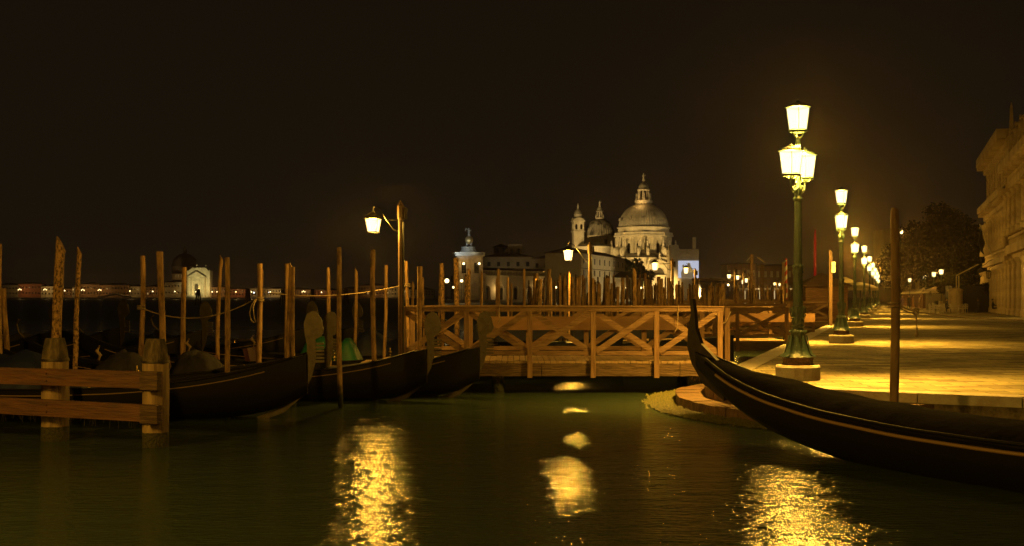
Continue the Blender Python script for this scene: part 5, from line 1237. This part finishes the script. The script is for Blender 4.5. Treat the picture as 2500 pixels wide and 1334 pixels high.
# white temple fronted church
wc = empty('white_church', (W(484,995),995,1.3), 'floodlit white temple fronted church on the far shore', 'church'); s_ = 995/F; zz = lambda py: Z(py,995)-1.3
MB().box((0,5,zz(661)/2),(56*s_,9,zz(661))).build('attic_block', 'marble', wc)
MB().add([(-23*s_,.2,zz(661)),(24*s_,.2,zz(661)),(18*s_,.2,zz(654)),(-15*s_,.2,zz(654)),(-23*s_,7,zz(661)),(24*s_,7,zz(661)),(18*s_,7,zz(654)),(-15*s_,7,zz(654))],[(0,1,2,3),(3,2,6,7),(1,5,6,2),(0,3,7,4)]).build('attic_roof', 'marble', wc)
MB().box((-3*s_,-.6,zz(677)/2),(42*s_,3,zz(677))).build('temple_front', 'marble', wc)
MB().prism([(-25*s_,zz(677)),(20*s_,zz(677)),(-2.5*s_,zz(663))], -2.6, 1, lambda a,b_,h: (a,h,b_)).build('pediment', 'marble', wc)
MB().prism([(-13*s_,zz(688)),(8*s_,zz(688)),(-2.5*s_,zz(682))], -2.7, -1.9, lambda a,b_,h: (a,h,b_)).build('door_pediment', 'marble', wc)
for q_ in (-20,-13,8,15): MB().lathe([(1.1,0),(.95,1),(.85,zz(679)-1),(1.1,zz(679))], (q_*s_,-2.2,0), 10).build('column', 'marble', wc)
dm = MB(); dm.prism([(-7*s_,1),(1.6*s_,1),(1.6*s_,zz(697)),(-.4*s_,zz(694)),(-2.7*s_,zz(693)),(-5*s_,zz(694)),(-7*s_,zz(697))], -2.3, -2.15, lambda a,b_,h: (a,h,b_)); dm.build('door', 'shutter', wc)
for q_, py in ((-6,654),(16,656)): MB().statue((q_*s_,3,zz(py)), 3.4).build('statue', 'statue_stone', wc)
MB().box((-4*s_,-6,.9),(34*s_,8,1.6)).build('steps', 'marble', wc)
MB().box((-52*s_,22,zz(668)/2),(46*s_,16,zz(668))).build('nave', 'brick_brown', wc)
MB().box((-52*s_,22,zz(690)/2),(60*s_,24,zz(690))).build('aisle', 'brick_brown', wc)
MB().lathe([(11,zz(668)),(11,zz(650)),(11.6,zz(649)),(11,zz(645)),(9.5,zz(630)),(5,zz(619)),(1.6,zz(616)),(1.6,zz(606)),(.1,zz(596))], (-60*s_,34,0), 32).build('dome', 'rooftile', wc)
for q_ in (-66,-60,-52,-44,-36): MB().box((q_*s_,13.9,zz(674)),(.5,.4,2.6)).build('window', 'plaster', wc)
x_ = W(484,995)
spot((x_+10,955,4), (x_,995,14), 60000, (1,.80,.30), 44); spot((x_-14,960,4), (x_-4,995,12), 9000, (1,.8,.32), 40)
# waterfront kiosk lights
for k, (px, m_) in enumerate([(614,'white_glow'),(650,'white_glow')]):
    wall_lamp(px+6, 715, 980, ['cold white lit sign left of the knotted pole on the far shore','cold white lit sign right of the knotted pole on the far shore'][k], 0, .6, m_=m_)
# dark offshore pile clusters
for k, px in enumerate((484, 605, 690, 763, 845)):
    D = 300+k*10; t = empty('pile_cluster', (W(px,D),D,0), 'dark cluster of three channel piles %s' % ['before the white church door','left of the knotted pole','at the pole bundle','right of the pole bundle','left of the tall smooth pole'][k], 'pile cluster', 'dark channel pile clusters on the open water')
    for q_ in (-.45,.0,.45): MB().tube([(q_*1.5,q_,-1),(q_*.6,0,Z(706,D))], [.22,.2], 8).build('pile', 'beam_wood', t)
# light flotsam line on the open water, floating boom
bm_ = MB(); pts = [at(p_, 757+2*math.sin(p_*.02), 60) for p_ in range(-60,980,20)]; bm_.tube([(p_.x,60+.6*math.sin(i*.7),.05) for i, p_ in enumerate(pts)], .09, 7)
tag(bm_.build('floating_boom', 'quay_wall'), 'long pale floating boom lying across the water behind the gondolas', 'boom')
hm = bpy.data.materials.new('haze'); hm.use_nodes = True; n = hm.node_tree; n.nodes.clear()  # haze volume added for the soft glow around lamps
o_ = n.nodes.new('ShaderNodeOutputMaterial'); pv = n.nodes.new('ShaderNodeVolumePrincipled'); pv.inputs['Color'].default_value = (1,.82,.62,1); pv.inputs['Density'].default_value = HAZE; pv.inputs['Anisotropy'].default_value = .92
n.links.new(pv.outputs[0], o_.inputs['Volume']); M['haze'] = hm
tag(MB().box((0,2200,38),(5300,4700,84)).build('haze', 'haze'), 'thin haze added over the water to give the lamps halos', 'haze', kind='stuff')
